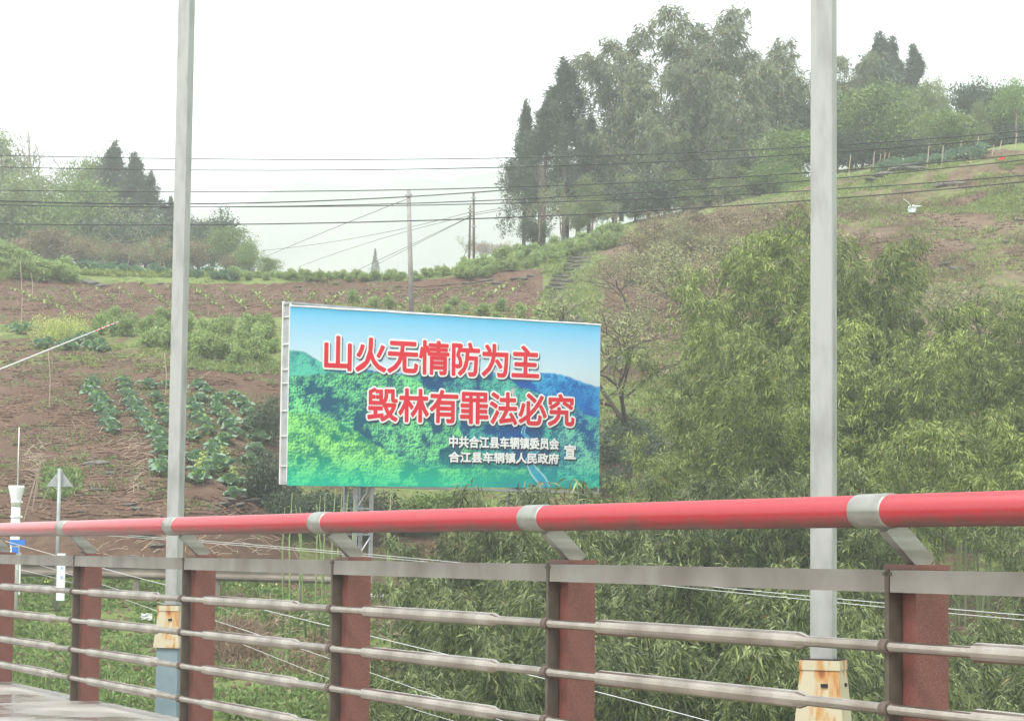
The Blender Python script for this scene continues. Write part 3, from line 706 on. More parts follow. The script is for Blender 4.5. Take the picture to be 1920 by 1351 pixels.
def bamboo(h, m, seed, nculm=4, leaf=.17, lw=.020, width=.34, nb=34, down=.45, low=.12, sprays=7, mt=None):
    """one clump: arching culms with drooping leaf sprays; returns (culm mesh, foliage mesh)"""
    rs = np.random.default_rng(seed); mb = MB(); Cs = []; Ds = []
    for c in range(nculm):
        az = 2*math.pi*(c+rs.random()*.7)/nculm; lean = width*h*(.25+.75*rs.random()); hh = h*(.74+.26*rs.random()) if c else h
        a0 = rs.random(2)*.25-.12; tt = np.linspace(0, 1, 12)
        hx = np.cos(az)*lean; hy = np.sin(az)*lean
        zz = hh*(1.12*tt-.12*tt**5.0)*(1); zz = hh*np.sin(tt*1.42)/math.sin(1.42)
        xs = a0[0]+hx*tt**2.3; ys = a0[1]+hy*tt**2.3
        pts = np.stack([xs, ys, zz], 1)
        mb.tube(pts, np.interp(tt, [0, 1], [.028*h/7+.008, .004]), 5, cap=False)
        for b in range(nb):
            t = low+(1-low)*((b+rs.random())/nb)**.85
            base = np.array([np.interp(t, tt, pts[:, i]) for i in range(3)])
            a = rs.random()*2*math.pi; ln = h*.15*(1.15-.75*t)*(.6+.7*rs.random())
            dirv = np.array([math.cos(a), math.sin(a), .45-.2*rs.random()])
            q = np.linspace(.15, 1, sprays)
            bp = base+dirv*ln*q[:, None]; bp[:, 2] -= down*ln*q**2
            Cs.append(bp); Ds.append(np.stack([np.full(sprays, math.cos(a)*.8), np.full(sprays, math.sin(a)*.8), -.35-.6*q], 1))
            if b % 2 == 0: mb.tube(np.stack([base, bp[sprays//2], bp[-1]]), [.008, .005, .002], 3, cap=False)
    Cs = np.concatenate(Cs); Ds = np.concatenate(Ds)
    Cs = Cs+rs.normal(size=Cs.shape)*h*.014
    P, D = fan(Cs, nrm(Ds), 7, .62, leaf*.30)
    n = len(P); L = leaf*(.6+.7*rs.random(n)); t = np.clip(np.repeat(rs.random(len(Cs)), 7)*.55+rs.random(n)*.45, 0, 1)
    return mb.mesh('culm', mt or mCulm, smooth=True), leafmesh('foliage', P, D, L, lw*(.7+.6*rs.random(n)), m, .22, t)
def crown(seed, m, rx, rz, ncl, per, leaf, lw, shell=.55, droop=.1, spread=1.2, lumps=9, up=.2, cl=.16, bark=None, th=.5, limbs=7, tall=0.0, tr=.06):
    """broadleaf tree, unit: radius rx, crown height 2*rz centred at height th+rz; returns (trunk mesh, crown mesh)"""
    rs = np.random.default_rng(seed)
    lc = nrm(rs.normal(size=(lumps, 3)))*(.35+.35*rs.random((lumps, 1))); lr = .38+.25*rs.random(lumps)
    C = []; 
    while len(C) < ncl:
        k = rs.integers(lumps); v = nrm(rs.normal(size=3)); r = lr[k]*(shell+(1-shell)*rs.random()); p = lc[k]+v*r
        C.append(p)
    C = np.array(C)*np.array([rx, rx, rz])+np.array([0, 0, th+rz])
    cen = np.array([0, 0, th+rz]); D = nrm(C-cen+np.array([0, 0, up]))
    P = np.repeat(C, per, 0)+rs.normal(size=(ncl*per, 3))*cl*rx*np.array([1, 1, .6])
    DD = nrm(np.repeat(D, per, 0)*.7+rs.normal(size=(ncl*per, 3))*spread)
    n = len(P); t = np.clip(np.repeat(rs.random(ncl), per)*.5+rs.random(n)*.5, 0, 1)
    lm = leafmesh('crown', P, DD, leaf*(.6+.8*rs.random(n)), lw*(.7+.6*rs.random(n)), m, droop, t)
    mb = MB(); b = rs.normal(size=2)*.05*rx
    mb.tube([(0, 0, -1.2), (0, 0, 0), (b[0], b[1], th*.6), (b[0]*1.5, b[1], th+rz*.6), (b[0]*2, b[1]*2, th+rz*1.3)], [tr*1.2, tr, tr*.8, tr*.55, tr*.2], 7)
    for k in range(min(limbs, lumps)):
        e = lc[k]*np.array([rx, rx, rz])+cen; s = np.array([b[0], b[1], th*(.7+.3*rs.random())+rz*.4*rs.random()])
        mb.tube([s, s*.5+e*.5+np.array([0, 0, -.06*rz]), e], [tr*.5, tr*.32, tr*.12], 5)
    return mb.mesh('trunk', bark or mBark, smooth=True), lm
def conifer(seed, h, rad, m, leaf, th=.15, tiers=26, power=.9, irr=.55, up=.5, dens=22, per=5):
    rs = np.random.default_rng(seed); C = []; D = []; mb = MB(); up = .3
    lean = rs.normal(size=2)*.02*h
    mb.tube([(0, 0, -1.5), (0, 0, h*.3), (lean[0], lean[1], h*.7), (lean[0]*1.3, lean[1]*1.3, h*.98)], [h*.018, h*.015, h*.009, h*.002], 6)
    for i in range(tiers*2):
        t = ((i+rs.random())/(tiers*2))**.9; z = h*(th+(1-th)*t*.93); R_ = rad*(1-t)**power
        a = rs.random()*2*math.pi+i*2.4; rr = R_*rs.uniform(.25, .95); sz_ = (.30*rad*(1-t)**.6*rs.uniform(.6, 1.15)+.012*h)
        c_ = np.array([math.cos(a)*rr+lean[0]*t, math.sin(a)*rr+lean[1]*t, z+up*rr])
        q = nrm(rs.normal(size=(dens*4, 3)))*rs.random((dens*4, 1))**.45*sz_; q[:, 2] = q[:, 2]*1.25+.25*sz_*rs.random(dens*4)
        C.append(c_+q); D.append(nrm(q/sz_*.6+np.array([math.cos(a)*.5, math.sin(a)*.5, .8])))
        mb.tube([(lean[0]*t, lean[1]*t, z), tuple(c_)], [h*.004, h*.0015], 3, cap=False)
    zt = h*rs.uniform(.90, 1.0, 90); C.append(np.stack([lean[0]+rs.normal(size=90)*.012*h*(1.02-zt/h)*14, lean[1]+rs.normal(size=90)*.012*h*(1.02-zt/h)*14, zt], 1)); D.append(np.tile([0, 0, 1.0], (90, 1)))
    C = np.concatenate(C); D = np.concatenate(D)
    P, DD = fan(C, D, per-2, .7, leaf*.32)
    return mb.mesh('trunk', mBark, smooth=True), leafmesh('crown', P, DD, leaf*(.6+.8*R.random(len(P))), leaf*.30, m, .15)
def branching(seed, h, spread, m, leaf, nleaf=9, bark=None, depth=4, kids=3, r0=.06, lens=.36, first=None, upw=.35, shrink=.72):
    """open tree with visible limbs and small leaf tufts at the ends"""
    rs = np.random.default_rng(seed); mb = MB(); tips = []
    def grow(p, d, L, r, k):
        pts = [p]; dd = d
        for i in range(3):
            dd = nrm(dd+rs.normal(size=3)*.16+np.array([0, 0, .05])); pts.append(pts[-1]+dd*L/3)
        mb.tube(pts, np.linspace(r, r*.62, 4), 6 if k > 1 else 4, cap=False)
        if k <= 2: tips.extend([pts[2], pts[3]])
        if k == 0: return
        for c in range(kids if k < depth else kids+1):
            a = rs.normal(size=3)*spread; a[2] = abs(a[2])*.5*upw+rs.normal()*.12
            nd = nrm(dd*.75+a+np.array([0, 0, upw*.3]))
            grow(pts[3] if c < 2 else pts[2], nd, L*(shrink+.18*(rs.random()-.5)), r*.6, k-1)
    grow(np.array([0, 0, -.3]), nrm(np.array(first if first else (0, 0, 1.0))), h*lens, r0, depth)
    T = np.array(tips)
    P, D = fan(T, np.tile([0, 0, .6], (len(T), 1)), nleaf, .9, leaf*1.1)
    return mb.mesh('branches', bark or mTwig, smooth=True), leafmesh('leaves', P, D, leaf*(.5+.8*rs.random(len(P))), leaf*.42, m, .2)
def plant(name, label, cat, meshes, loc, scale=1.0, rz=None, group=None, sxy=1.0, tilt=(0, 0)):
    o = empty(name, tuple(loc)); o.rotation_euler = (tilt[0], tilt[1], random.uniform(0, 6.28) if rz is None else rz)
    o.scale = (scale*sxy, scale*sxy, scale); tag(o, label, cat, group)
    for me in meshes: link(me.name.split('.')[0], me, o)
    return o

# ------------------------------------------------------------------ the big bamboo clusters and trees on the ridge
def from_top(px, pyt, pyb, Y):
    b = W(px, pyb, Y); t = W(px, pyt, Y); return b, t[2]-b[2]
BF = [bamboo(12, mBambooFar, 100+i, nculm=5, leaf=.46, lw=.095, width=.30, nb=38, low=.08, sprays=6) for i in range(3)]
gb = 'tall hazy bamboo on the ridge right of the billboard'
for i, (px, pt, pb, Y, lab) in enumerate([
    (1165, 45, 415, 124, 'tall arching bamboo with the thin drooping crown at the left end of the ridge grove'),
    (1215, 110, 410, 120, 'dense bamboo between the arching left one and the highest one on the ridge'),
    (1305, 5, 405, 125, 'highest bamboo of the ridge grove, with a feathery pointed top'),
    (1290, 140, 408, 118, 'reddish brown bamboo in front of the highest one on the ridge'),
    (1345, 60, 398, 122, 'bamboo just right of the highest one on the ridge'),
    (1400, 130, 392, 119, 'dense grey-green bamboo in the middle right of the ridge grove'),
    (1450, 70, 385, 124, 'wide round-topped bamboo at the right of the ridge grove'),
    (1495, 100, 370, 126, 'drooping bamboo beside the wide pale steel pole on the ridge'),
    (1245, 210, 415, 117, 'low bamboo at the foot of the ridge grove'),
    (1360, 200, 400, 116, 'low dark bamboo skirt in the middle of the ridge grove'),
    (1150, 210, 425, 121, 'yellowish bamboo leaning towards the dark conifers'),
    (1605, 100, 330, 132, 'pale bamboo tip just right of the wide steel pole')]):
    b, h = from_top(px, pt, pb, Y)
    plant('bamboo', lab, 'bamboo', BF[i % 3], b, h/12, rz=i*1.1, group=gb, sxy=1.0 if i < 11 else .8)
CF = [conifer(200+i, 10, r, mConifer, .26, th=t_, tiers=24) for i, (r, t_) in enumerate(((2.7, .12), (2.3, .05), (3.3, .17)))]
for i, (px, pt, pb, Y, k, sxy, lab) in enumerate([
    (1015, 180, 445, 122, 2, 1.15, 'dark broad conifer at the left end of the ridge trees'),
    (982, 190, 470, 124, 0, .75, 'narrow dark conifer at the outer left edge of the ridge trees'),
    (1060, 112, 445, 126, 0, 1.25, 'tallest dark conifer with a pointed top left of the bamboo'),
    (1085, 300, 440, 128, 1, 1.1, 'small dark conifer low behind the two tall ones'),
    (1104, 215, 430, 121, 0, 1.0, 'slim conifer between the tallest conifer and the bamboo'),
    (1650, 62, 300, 150, 0, 1.3, 'pointed conifer rising above the round evergreens right of the wide steel pole'),
    (1683, 72, 300, 152, 1, 1.2, 'second pointed conifer beside the one above the evergreens'),
    (1728, 84, 300, 150, 1, 1.25, 'lone leaning conifer standing highest on the right of the ridge'),
    (205, 268, 520, 160, 0, 1.3, 'dark conifer with the highest tip in the misty trees on the left'),
    (248, 288, 520, 158, 0, 1.25, 'dark pointed conifer right of the highest one in the misty trees'),
    (285, 325, 520, 156, 2, 1.15, 'lower dark conifer stepping down towards the slim pole'),
    (312, 370, 520, 155, 1, 1.0, 'stubby dark conifer just left of the slim pole'),
    (175, 345, 520, 157, 2, .9, 'broad dark conifer behind the orange-tinged shrubs on the left'),
    (232, 380, 525, 150, 2, 1.1, 'wide low conifer in front of the two pointed ones on the left'),
    (703, 466, 520, 175, 1, .8, 'tiny misty conifer far behind the terrace left of the wooden pole')]):
    if px == 703: Y = 300
    b, h = from_top(px, pt, pb, Y)
    plant('conifer_tree', lab, 'conifer', CF[k], b, h/10, rz=i*1.7, group='dark conifers in the mist', sxy=sxy, tilt=(0, -.12) if i == 7 else (0, 0))
EV = [crown(300+i, mEver, 1, .9, 210, 34, .10, .045, bark=mBark, th=.5, cl=.15) for i in range(2)]
BT = [crown(310+i, mBroad, 1, .95, 220, 34, .085, .045, bark=mBark, th=.45) for i in range(2)]
PT = [crown(320+i, mPale, .8, 1.25, 220, 30, .10, .035, bark=mBarkPale, th=.3, droop=.3) for i in range(2)]
TT = [crown(330+i, mTan, 1, .75, 120, 26, .11, .05, bark=mBarkPale, th=.7) for i in range(2)]
def rt(lab, kind, px, pt, pb, Y, wpx, name='tree', cat='tree', group=None, v=0):
    b, h = from_top(px, pt, pb, Y); ms = kind[v % len(kind)]
    full = {id(EV): 2.3, id(BT): 2.35, id(PT): 2.8, id(TT): 2.2}[id(kind)]
    s = h/full; sxy = (wpx*Y/F/2)/1.05/s
    return plant(name, lab, cat, ms, b, s, rz=random.uniform(0, 6.28), sxy=sxy, group=group)
rt('dark evergreen with lumpy glossy crown behind the wide pale steel pole', EV, 1650, 105, 330, 140, 150)
rt('dark evergreen half hidden by the wide steel pole, beside the bamboo', EV, 1500, 190, 350, 128, 130, v=1)
rt('dark evergreen left shoulder of the lumpy one behind the wide pole', EV, 1595, 125, 330, 138, 90, v=1)
rt('round bright green tree right of the wide pole above the cabbage garden', BT, 1650, 150, 335, 124, 160)
rt('round green tree in the shade at the left edge of the cabbage garden', BT, 1595, 180, 335, 126, 90, v=1)
rt('pale feathery tree in the middle of the trees above the cabbage garden', PT, 1745, 145, 310, 128, 90)
rt('slim pale feathery tree with the tallest pointed tip above the cabbage garden', PT, 1766, 135, 300, 132, 46, v=1)
rt('pale feathery tree between the round tree and the tall feathery one', PT, 1710, 155, 310, 130, 70, v=1)
rt('low yellow-green tree close behind the garden stakes', BT, 1775, 205, 305, 119, 120)
rt('pale slender tree behind the right end of the cabbage garden', PT, 1838, 190, 295, 122, 60)
rt('dark tree with layered crown near the right edge above the garden', EV, 1845, 140, 290, 128, 120, v=1)
rt('bright green tree at the right edge of the ridge', BT, 1905, 140, 285, 124, 90, v=1)
rt('dark round tree behind the bright one at the right edge', EV, 1880, 170, 290, 132, 90)
rt('bright bush at the foot of the ridge bamboo, left of the wide pole', BT, 1480, 235, 360, 113, 120)
rt('low bright bush on the grass beside the ridge bamboo', BT, 1455, 300, 372, 111, 100, v=1)
rt('small leafy shrub under the wide pole at the top of the slope', BT, 1500, 330, 372, 109, 60)
for k, (px, pt, w_) in enumerate(((1570, 235, 110), (1615, 250, 120), (1665, 255, 120), (1715, 250, 110), (1765, 255, 110), (1815, 245, 110), (1860, 235, 110), (1905, 225, 120), (1955, 210, 130))):
    rt('dark shaded undergrowth between the ridge trees and the cabbage garden', EV, px, pt, 325, 123+k % 3, w_, name='undergrowth_shrub', cat='shrub', group='shaded undergrowth behind the garden', v=k)
for k, (px, pt, w_) in enumerate(((1110, 330, 90), (1150, 340, 90), (1190, 330, 110), (1235, 320, 110), (1280, 320, 120), (1330, 310, 120), (1375, 300, 110), (1420, 290, 100), (1080, 380, 70), (1000, 400, 60))):
    rt('dark leafy skirt at the foot of the ridge bamboo', EV if k % 2 else PT, px, pt, 430-max(0, px-1200)*.18+max(0, 1110-px)*.4, 116+k % 3, w_, name='undergrowth_shrub', cat='shrub', group='skirt of undergrowth below the ridge bamboo', v=k)
rt('dark leafy tree with a high rounded top near the right edge of the ridge', EV, 1850, 150, 300, 134, 150)
for k, (px, pt, w_) in enumerate(((1600, 150, 150), (1695, 165, 130), (1560, 200, 110), (1790, 200, 110), (1940, 150, 120))):
    rt('leafy tree filling the ridge wood behind the brighter ones', (EV, BT, EV, PT, BT)[k], px, pt, 330, 136+k, w_, group='trees filling the ridge wood', v=k)
# open pale trees at the foot of the dark conifers
YT = [branching(340+i, 6, .75, mPale, .22, nleaf=9, bark=mBarkPale, depth=3, r0=.10, lens=.42) for i in range(2)]
for px, pt, pb, Y, lab in ((1055, 360, 445, 114, 'thin pale-leaved tree with a forked trunk below the tallest conifer'), (1010, 350, 448, 115, 'sparse pale-leaved tree at the foot of the leftmost conifers'), (1150, 375, 430, 113, 'bare-stemmed sapling between the conifers and the bamboo'), (870, 440, 480, 122, 'small faint sapling beside the pair of wooden poles')):
    b, h = from_top(px, pt, pb, Y); plant('sapling', lab, 'tree', YT[int(px) % 2], b, h/5.2)
for px, pb in ((1012, 440), (1018, 440), (1056, 445), (1152, 428)):
    b = W(px, pb, 120); t_ = W(px+random.uniform(-3, 3), pb-130, 121)
    tag(MB().tube([b-np.array([0, 0, 2]), (b+t_)/2+.05, t_], [.16, .13, .09], 6).build('bare_tree', mBark, smooth=True), 'bare grey trunk standing under the ridge conifers and bamboo', 'tree trunk', 'bare trunks under the ridge trees')
# misty trees on the left
rt('misty pale tree reaching above the cables at the left edge', PT, 20, 250, 520, 165, 170)
rt('misty pale-green tree between the left edge and the yellow-green one', PT, 90, 310, 520, 160, 130, v=1)
rt('yellow-green round tree left of the highest misty conifer', BT, 165, 285, 520, 165, 100)
rt('soft green tree low at the left behind the terrace', BT, 60, 370, 520, 150, 130, v=1)
rt('dull green tree in front of the misty conifers', EV, 330, 400, 520, 150, 90)
rt('rounded tree right of the slim pole at the end of the misty wood', EV, 395, 390, 530, 148, 110, v=1)
rt('pale tree at the end of the misty wood right of the slim pole', BT, 425, 420, 530, 145, 90)
rt('small drooping tree at the right tip of the misty wood', BT, 470, 445, 530, 140, 60, v=1)
rt('small low bush just past the tip of the misty wood', BT, 505, 480, 530, 135, 50)
for k, (px, pt, w_) in enumerate(((0, 330, 200), (120, 360, 170), (210, 410, 170), (300, 400, 130), (370, 430, 130), (30, 420, 200), (430, 455, 100), (40, 300, 160), (150, 330, 150), (90, 380, 200), (240, 400, 150), (180, 400, 150), (330, 430, 120), (270, 420, 130), (400, 410, 110), (350, 400, 110))):
    rt('dull misty tree in the dense body of the wood on the left', EV if k in (2, 3, 9, 10, 13, 15) else BT if k in (1, 4, 6, 8, 12) else PT, px, pt, 520, 145+k*.7, w_, group='body of the misty wood', v=k)
for k, (px, pt, w_) in enumerate(((100, 425, 110), (60, 440, 80), (145, 440, 70), (300, 440, 60), (262, 455, 60), (360, 450, 90), (200, 450, 80), (440, 470, 60))):
    rt('tan and orange-tinged low tree in front of the misty wood on the left', TT, px, pt, 515, 135+k, w_, group='tan low trees before the misty wood', v=k)
UM = [branching(350, 4, .9, mPale, .2, nleaf=12, bark=mBarkPale, depth=2, r0=.05, lens=.6)]
for k, (px, pt) in enumerate(((295, 448), (235, 388), (170, 435), (265, 455), (190, 462), (330, 460))):
    b, h = from_top(px, pt, 515, 126); plant('umbrella_tree', 'slender umbrella-shaped sapling before the misty wood on the left', 'tree', UM[0], b, h/4.2, group='umbrella saplings before the misty wood')
b, h = from_top(95, 260, 480, 155); plant('bare_tree', 'leafless grey twigs rising between the misty trees on the left', 'tree', branching(360, 6, .6, mPale, .05, nleaf=1, depth=4, r0=.09, bark=mBarkPale), b, h/5.2)
# a far hazy copse
for px, pt in ((900, 452), (945, 455)):
    rt('faint misty tree on the valley side behind the terrace', TT, px, pt, 500, 260, 55, group='faint trees in the valley mist', v=px)

# ------------------------------------------------------------------ bamboo grove on the slope, right half
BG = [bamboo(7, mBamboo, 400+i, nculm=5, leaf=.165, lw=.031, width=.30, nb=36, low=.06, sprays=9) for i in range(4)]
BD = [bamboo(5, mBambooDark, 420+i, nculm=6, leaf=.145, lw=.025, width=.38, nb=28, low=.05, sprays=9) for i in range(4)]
ORD = 'first second third fourth fifth sixth seventh eighth ninth tenth eleventh twelfth thirteenth fourteenth fifteenth sixteenth seventeenth eighteenth nineteenth twentieth'.split()
BH_ = [bamboo(7, mBamboo, 460+i, nculm=6, leaf=.165, lw=.031, width=.30, nb=30, low=.5, sprays=8) for i in range(2)]
def grove(lst, kind, hh, base_off, group, cat='bamboo'):
    order = {}
    for it in sorted(lst): order.setdefault(it[3], []).append(it)
    lst = [it[:3]+((it[3]+', '+ORD[order[it[3]].index(it)]+' from the left') if len(order[it[3]]) > 1 else it[3],)+it[4:] for it in lst]
    for i, it in enumerate(lst):
        px, pt, Y = it[:3]; lab = it[3]; sxy = it[4] if len(it) > 4 else 1.0
        t_ = W(px, pt, Y); z0 = float(ground_z(t_[0], t_[1]))-.1; h = max(1.2, t_[2]-z0)
        plant('bamboo_clump', lab, cat, BH_[i % 2] if (px > 1770 and 45 <= Y <= 53) else kind[i % len(kind)], (t_[0], t_[1], z0), h/hh, rz=i*2.4, group=group, sxy=sxy)
gl = 'bamboo of the grove on the slope right of the billboard'
up_ = 'bright bamboo at the back of the grove'
grove([(1362, 428, 60, 'pointed bamboo at the upper left of the grove, in front of the sprouting trees', .8), (1345, 540, 58, 'dense bamboo under the pointed one at the upper left of the grove'),
       (1440, 452, 61, up_), (1500, 470, 60, up_), (1600, 402, 60, 'tallest yellow-green bamboo just right of the wide steel pole', .8), (1640, 450, 59, up_), (1560, 430, 63, up_),
       (1690, 470, 60, 'thin yellow-orange bamboo right of the tallest one in the grove', .6), (1760, 560, 58, up_), (1820, 585, 58, up_), (1890, 575, 59, up_), (1935, 560, 60, up_), (1990, 560, 60, up_)], BG, 7, 0, gl)
md = 'broad drooping bamboo amid the grove'
grove([(1290, 640, 55, 'feathery bamboo stepping down towards the sprouting tree beside the billboard'), (1370, 600, 54, md), (1470, 620, 53, md), (1560, 590, 54, md), (1640, 600, 53, 'rounded bamboo dome right of the wide steel pole in the middle of the grove', 1.1), (1710, 640, 52, md), (1800, 700, 51, md), (1890, 690, 52, md), (1980, 680, 52, md)], BG[::-1], 7, 0, gl)
grove([(1245, 760, 50, 'low feathery bamboo at the left foot of the grove near the billboard'), (1320, 740, 49, md), (1410, 690, 48, md), (1500, 700, 48, md), (1590, 770, 47, md), (1660, 790, 46, md), (1840, 800, 45, 'bamboo with bowed leafy arms above the dark hollow at the right', 1.2), (1930, 790, 46, md), (1215, 850, 47, md)], BG, 7, 0, gl)
fr = 'grey-green bamboo close behind the red tube'
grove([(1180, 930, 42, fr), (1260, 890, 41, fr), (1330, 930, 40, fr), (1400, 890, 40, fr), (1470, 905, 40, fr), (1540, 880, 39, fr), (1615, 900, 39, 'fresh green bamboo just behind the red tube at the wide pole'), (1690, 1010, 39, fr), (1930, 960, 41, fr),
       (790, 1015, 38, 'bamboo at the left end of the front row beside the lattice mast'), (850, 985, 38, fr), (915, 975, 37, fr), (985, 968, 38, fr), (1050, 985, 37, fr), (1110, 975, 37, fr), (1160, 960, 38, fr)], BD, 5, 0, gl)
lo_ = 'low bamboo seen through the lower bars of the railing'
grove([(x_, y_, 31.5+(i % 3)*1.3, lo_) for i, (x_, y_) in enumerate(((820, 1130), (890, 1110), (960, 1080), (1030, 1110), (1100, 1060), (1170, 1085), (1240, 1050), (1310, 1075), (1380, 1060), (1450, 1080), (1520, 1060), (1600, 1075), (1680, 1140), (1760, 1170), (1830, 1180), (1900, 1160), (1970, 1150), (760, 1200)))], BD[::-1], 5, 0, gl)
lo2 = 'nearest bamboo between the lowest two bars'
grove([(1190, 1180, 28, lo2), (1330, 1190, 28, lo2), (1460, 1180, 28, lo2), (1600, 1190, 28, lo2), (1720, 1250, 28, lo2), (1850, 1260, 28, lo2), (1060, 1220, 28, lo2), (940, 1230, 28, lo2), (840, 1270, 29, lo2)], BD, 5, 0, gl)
# sprigs reaching up before the billboard's foot
SG = [bamboo(2.2, mBambooDark, 440+i, nculm=3, leaf=.2, lw=.024, width=.4, nb=9, low=.4, sprays=3, mt=mCulmG) for i in range(2)]
for i, (px, pt) in enumerate(((905, 915), (950, 905), (985, 908), (1045, 915), (1100, 900), (1140, 935))):
    t_ = W(px, pt, 41); z0 = t_[2]-2.2
    plant('bamboo_sprig', 'thin bamboo sprig reaching up over the foot of the billboard', 'bamboo', SG[i % 2], (t_[0], t_[1], z0-.6), 1.25, group='bamboo sprigs before the billboard')
# bare green canes left of the lattice mast
cane = MB(); cane.tube([(0, 0, 0), (.03, .01, 1.2), (.05, .0, 2.4), (.12, .02, 3.4)], [.022, .020, .015, .005], 6)
for q_ in np.arange(.25, 3.2, .32): cane.tube([(.03+.008*q_, .005, q_), (.03+.008*q_, .005, q_+.02)], .026, 6)
canem = cane.mesh('cane', mCulmG, smooth=True)
for i, (px, pt, pb) in enumerate(((545, 925, 1120), (590, 928, 1160), (603, 930, 1170), (618, 915, 1175), (628, 925, 1170), (640, 920, 1180), (575, 945, 1150), (560, 950, 1130), (648, 935, 1180), (610, 945, 1165), (722, 925, 1110), (735, 935, 1130), (738, 985, 1150), (655, 950, 1120), (532, 950, 1100))):
    b = W(px, pb, 43.5+(i % 4)*.6); t_ = W(px+random.uniform(-3, 9), pt, 43.5+(i % 4)*.6)
    b[2] = float(ground_z(b[0], b[1]))-.1; o = link('bamboo_cane', canem); o.location = b; h = t_[2]-b[2]
    o.scale = (1, 1, h/3.4); o.rotation_euler = (random.uniform(-.06, .06), random.uniform(-.05, .05), random.uniform(0, 6))
    tag(o, 'bare green bamboo cane standing beside the lattice mast under the billboard', 'bamboo cane', 'bare bamboo canes below the billboard')
# dense dark shrubbery behind the mast and around the billboard's foot
SH = [crown(500+i, mEver, 1, .8, 120, 30, .13, .05, bark=mBark, th=.2) for i in range(2)]
SHL = [crown(510+i, mBroad, 1, .8, 120, 30, .14, .06, bark=mBark, th=.15) for i in range(2)]
def shrubs(lst, kinds, lab, group, full=1.9, name='shrub', cat='shrub'):
    for i, (px, pt, pb, w_) in enumerate(lst):
        g = hit1(px, pb); Y = g[1]; h = (pb-pt)*Y/F; s = h/full; sxy = (w_*Y/F/2)/1.0/s
        plant(name, lab, cat, kinds[i % len(kinds)], g-np.array([0, 0, .1]), s, sxy=sxy, group=group)
shrubs([(505, 730, 830, 80), (510, 820, 960, 100), (560, 900, 1000, 110), (620, 900, 1000, 110), (690, 900, 1010, 110), (540, 900, 1010, 80), (490, 870, 950, 60)], SH, 'dark green thicket around the left foot of the billboard', 'dark thicket by the billboard')
shrubs([(760, 910, 1000, 100), (820, 905, 1000, 100), (880, 915, 1000, 90), (1000, 915, 1010, 80), (940, 920, 1010, 80)], SHL, 'fresh green shrub below the billboard right of the lattice mast', 'fresh green shrubs below the billboard')
shrubs([(1150, 790, 880, 110), (1190, 760, 850, 110), (1215, 800, 900, 100), (1155, 860, 940, 80)], SH, 'dark leafy thicket between the billboard and the bamboo grove', 'thicket beside the billboard')
# sprouting open trees right of the billboard
ST = [branching(600+i, 6, .8, mSprout, .13, nleaf=7 if i == 0 else 11, depth=4, kids=3, r0=.085, lens=.30, shrink=.74, first=f_) for i, f_ in enumerate(((-.42, 0, .8), (0.3, .1, .9), (-.3, 0, .9)))]
for i, (px, pb, pt, Y, k, lab, mir) in enumerate(((1235, 745, 470, 68, 0, 'open tree with dark forked limbs and tiny new leaves right of the billboard', 0), (1330, 600, 430, 84, 2, 'second sprouting tree with dark limbs behind the grove tip', 1), (1290, 600, 410, 90, 1, 'sprouting tree on the brown slope above the forked one', 1),
     (1180, 560, 440, 92, 1, 'small sprouting tree beside the stone steps', 0), (1905, 640, 450, 76, 0, 'sprouting tree with fine twigs at the right edge above the grove', 0), (1850, 650, 500, 78, 2, 'thin sprouting tree left of the one at the right edge', 0), (1400, 520, 395, 92, 1, 'sprouting tree at the top of the brown slope', 0), (1240, 520, 400, 98, 2, 'tan sprouting tree just under the ridge bamboo', 0), (1140, 640, 530, 80, 2, 'low sprouting tree over the right corner of the billboard', 0))):
    b = W(px, pb, Y); t_ = W(px, pt, Y); z0 = float(ground_z(b[0], b[1])); h = t_[2]-z0
    plant('sprouting_tree', lab, 'tree', ST[k], (b[0], b[1], z0), h/5.0, rz=(0.0 if i == 0 else i*1.3), sxy=1.15)
TS = [branching(620+i, 2.2, 1.0, mTan, .10, nleaf=12, depth=3, kids=3, r0=.03, lens=.3) for i in range(2)]
pts_ = [(1195+random.uniform(0, 310), 0) for _ in range(34)]
for i, (px, _) in enumerate(pts_):
    py = np.interp(px, [1195, 1300, 1420, 1510], [450, 425, 415, 415])+random.uniform(0, 60)
    g = hit1(px, py+12); plant('tan_shrub', 'tan twiggy shrub with dry leaves below the ridge bamboo', 'shrub', TS[i % 2], g, random.uniform(.7, 1.15), group='tan twiggy shrubs below the ridge', sxy=1.25)

# ------------------------------------------------------------------ leafy rows on the terraces
RB = [crown(700+i, mShrub, 1, .9, 70, 26, .22, .10, th=.1, bark=mBarkPale, lumps=6) for i in range(3)]
gr = 'leafy bushes along the edge of the upper terrace'
ridge = [(x_, np.interp(x_, [430, 560, 770, 900, 1000, 1060, 1110, 1160], [512, 515, 517, 496, 476, 462, 448, 436])) for x_ in np.arange(436, 1165, 11)]
for i, (px, py) in enumerate(ridge):
    for r_ in range(2 if px > 860 else 1):
        g = hit1(px+random.uniform(-4, 4), py+8+r_*14+random.uniform(-2, 4)); hp = random.uniform(13, 24)+(10 if px > 860 else 0)
        s = hp*g[1]/F/1.9; plant('bush', 'leafy bush on the rim of the upper terrace above the ploughed field', 'bush', RB[i % 3], g-np.array([0, 0, .05]), s, sxy=random.uniform(.8, 1.1), group=gr)
g2 = 'pale green bean bushes above the cabbage rows'
k = 0
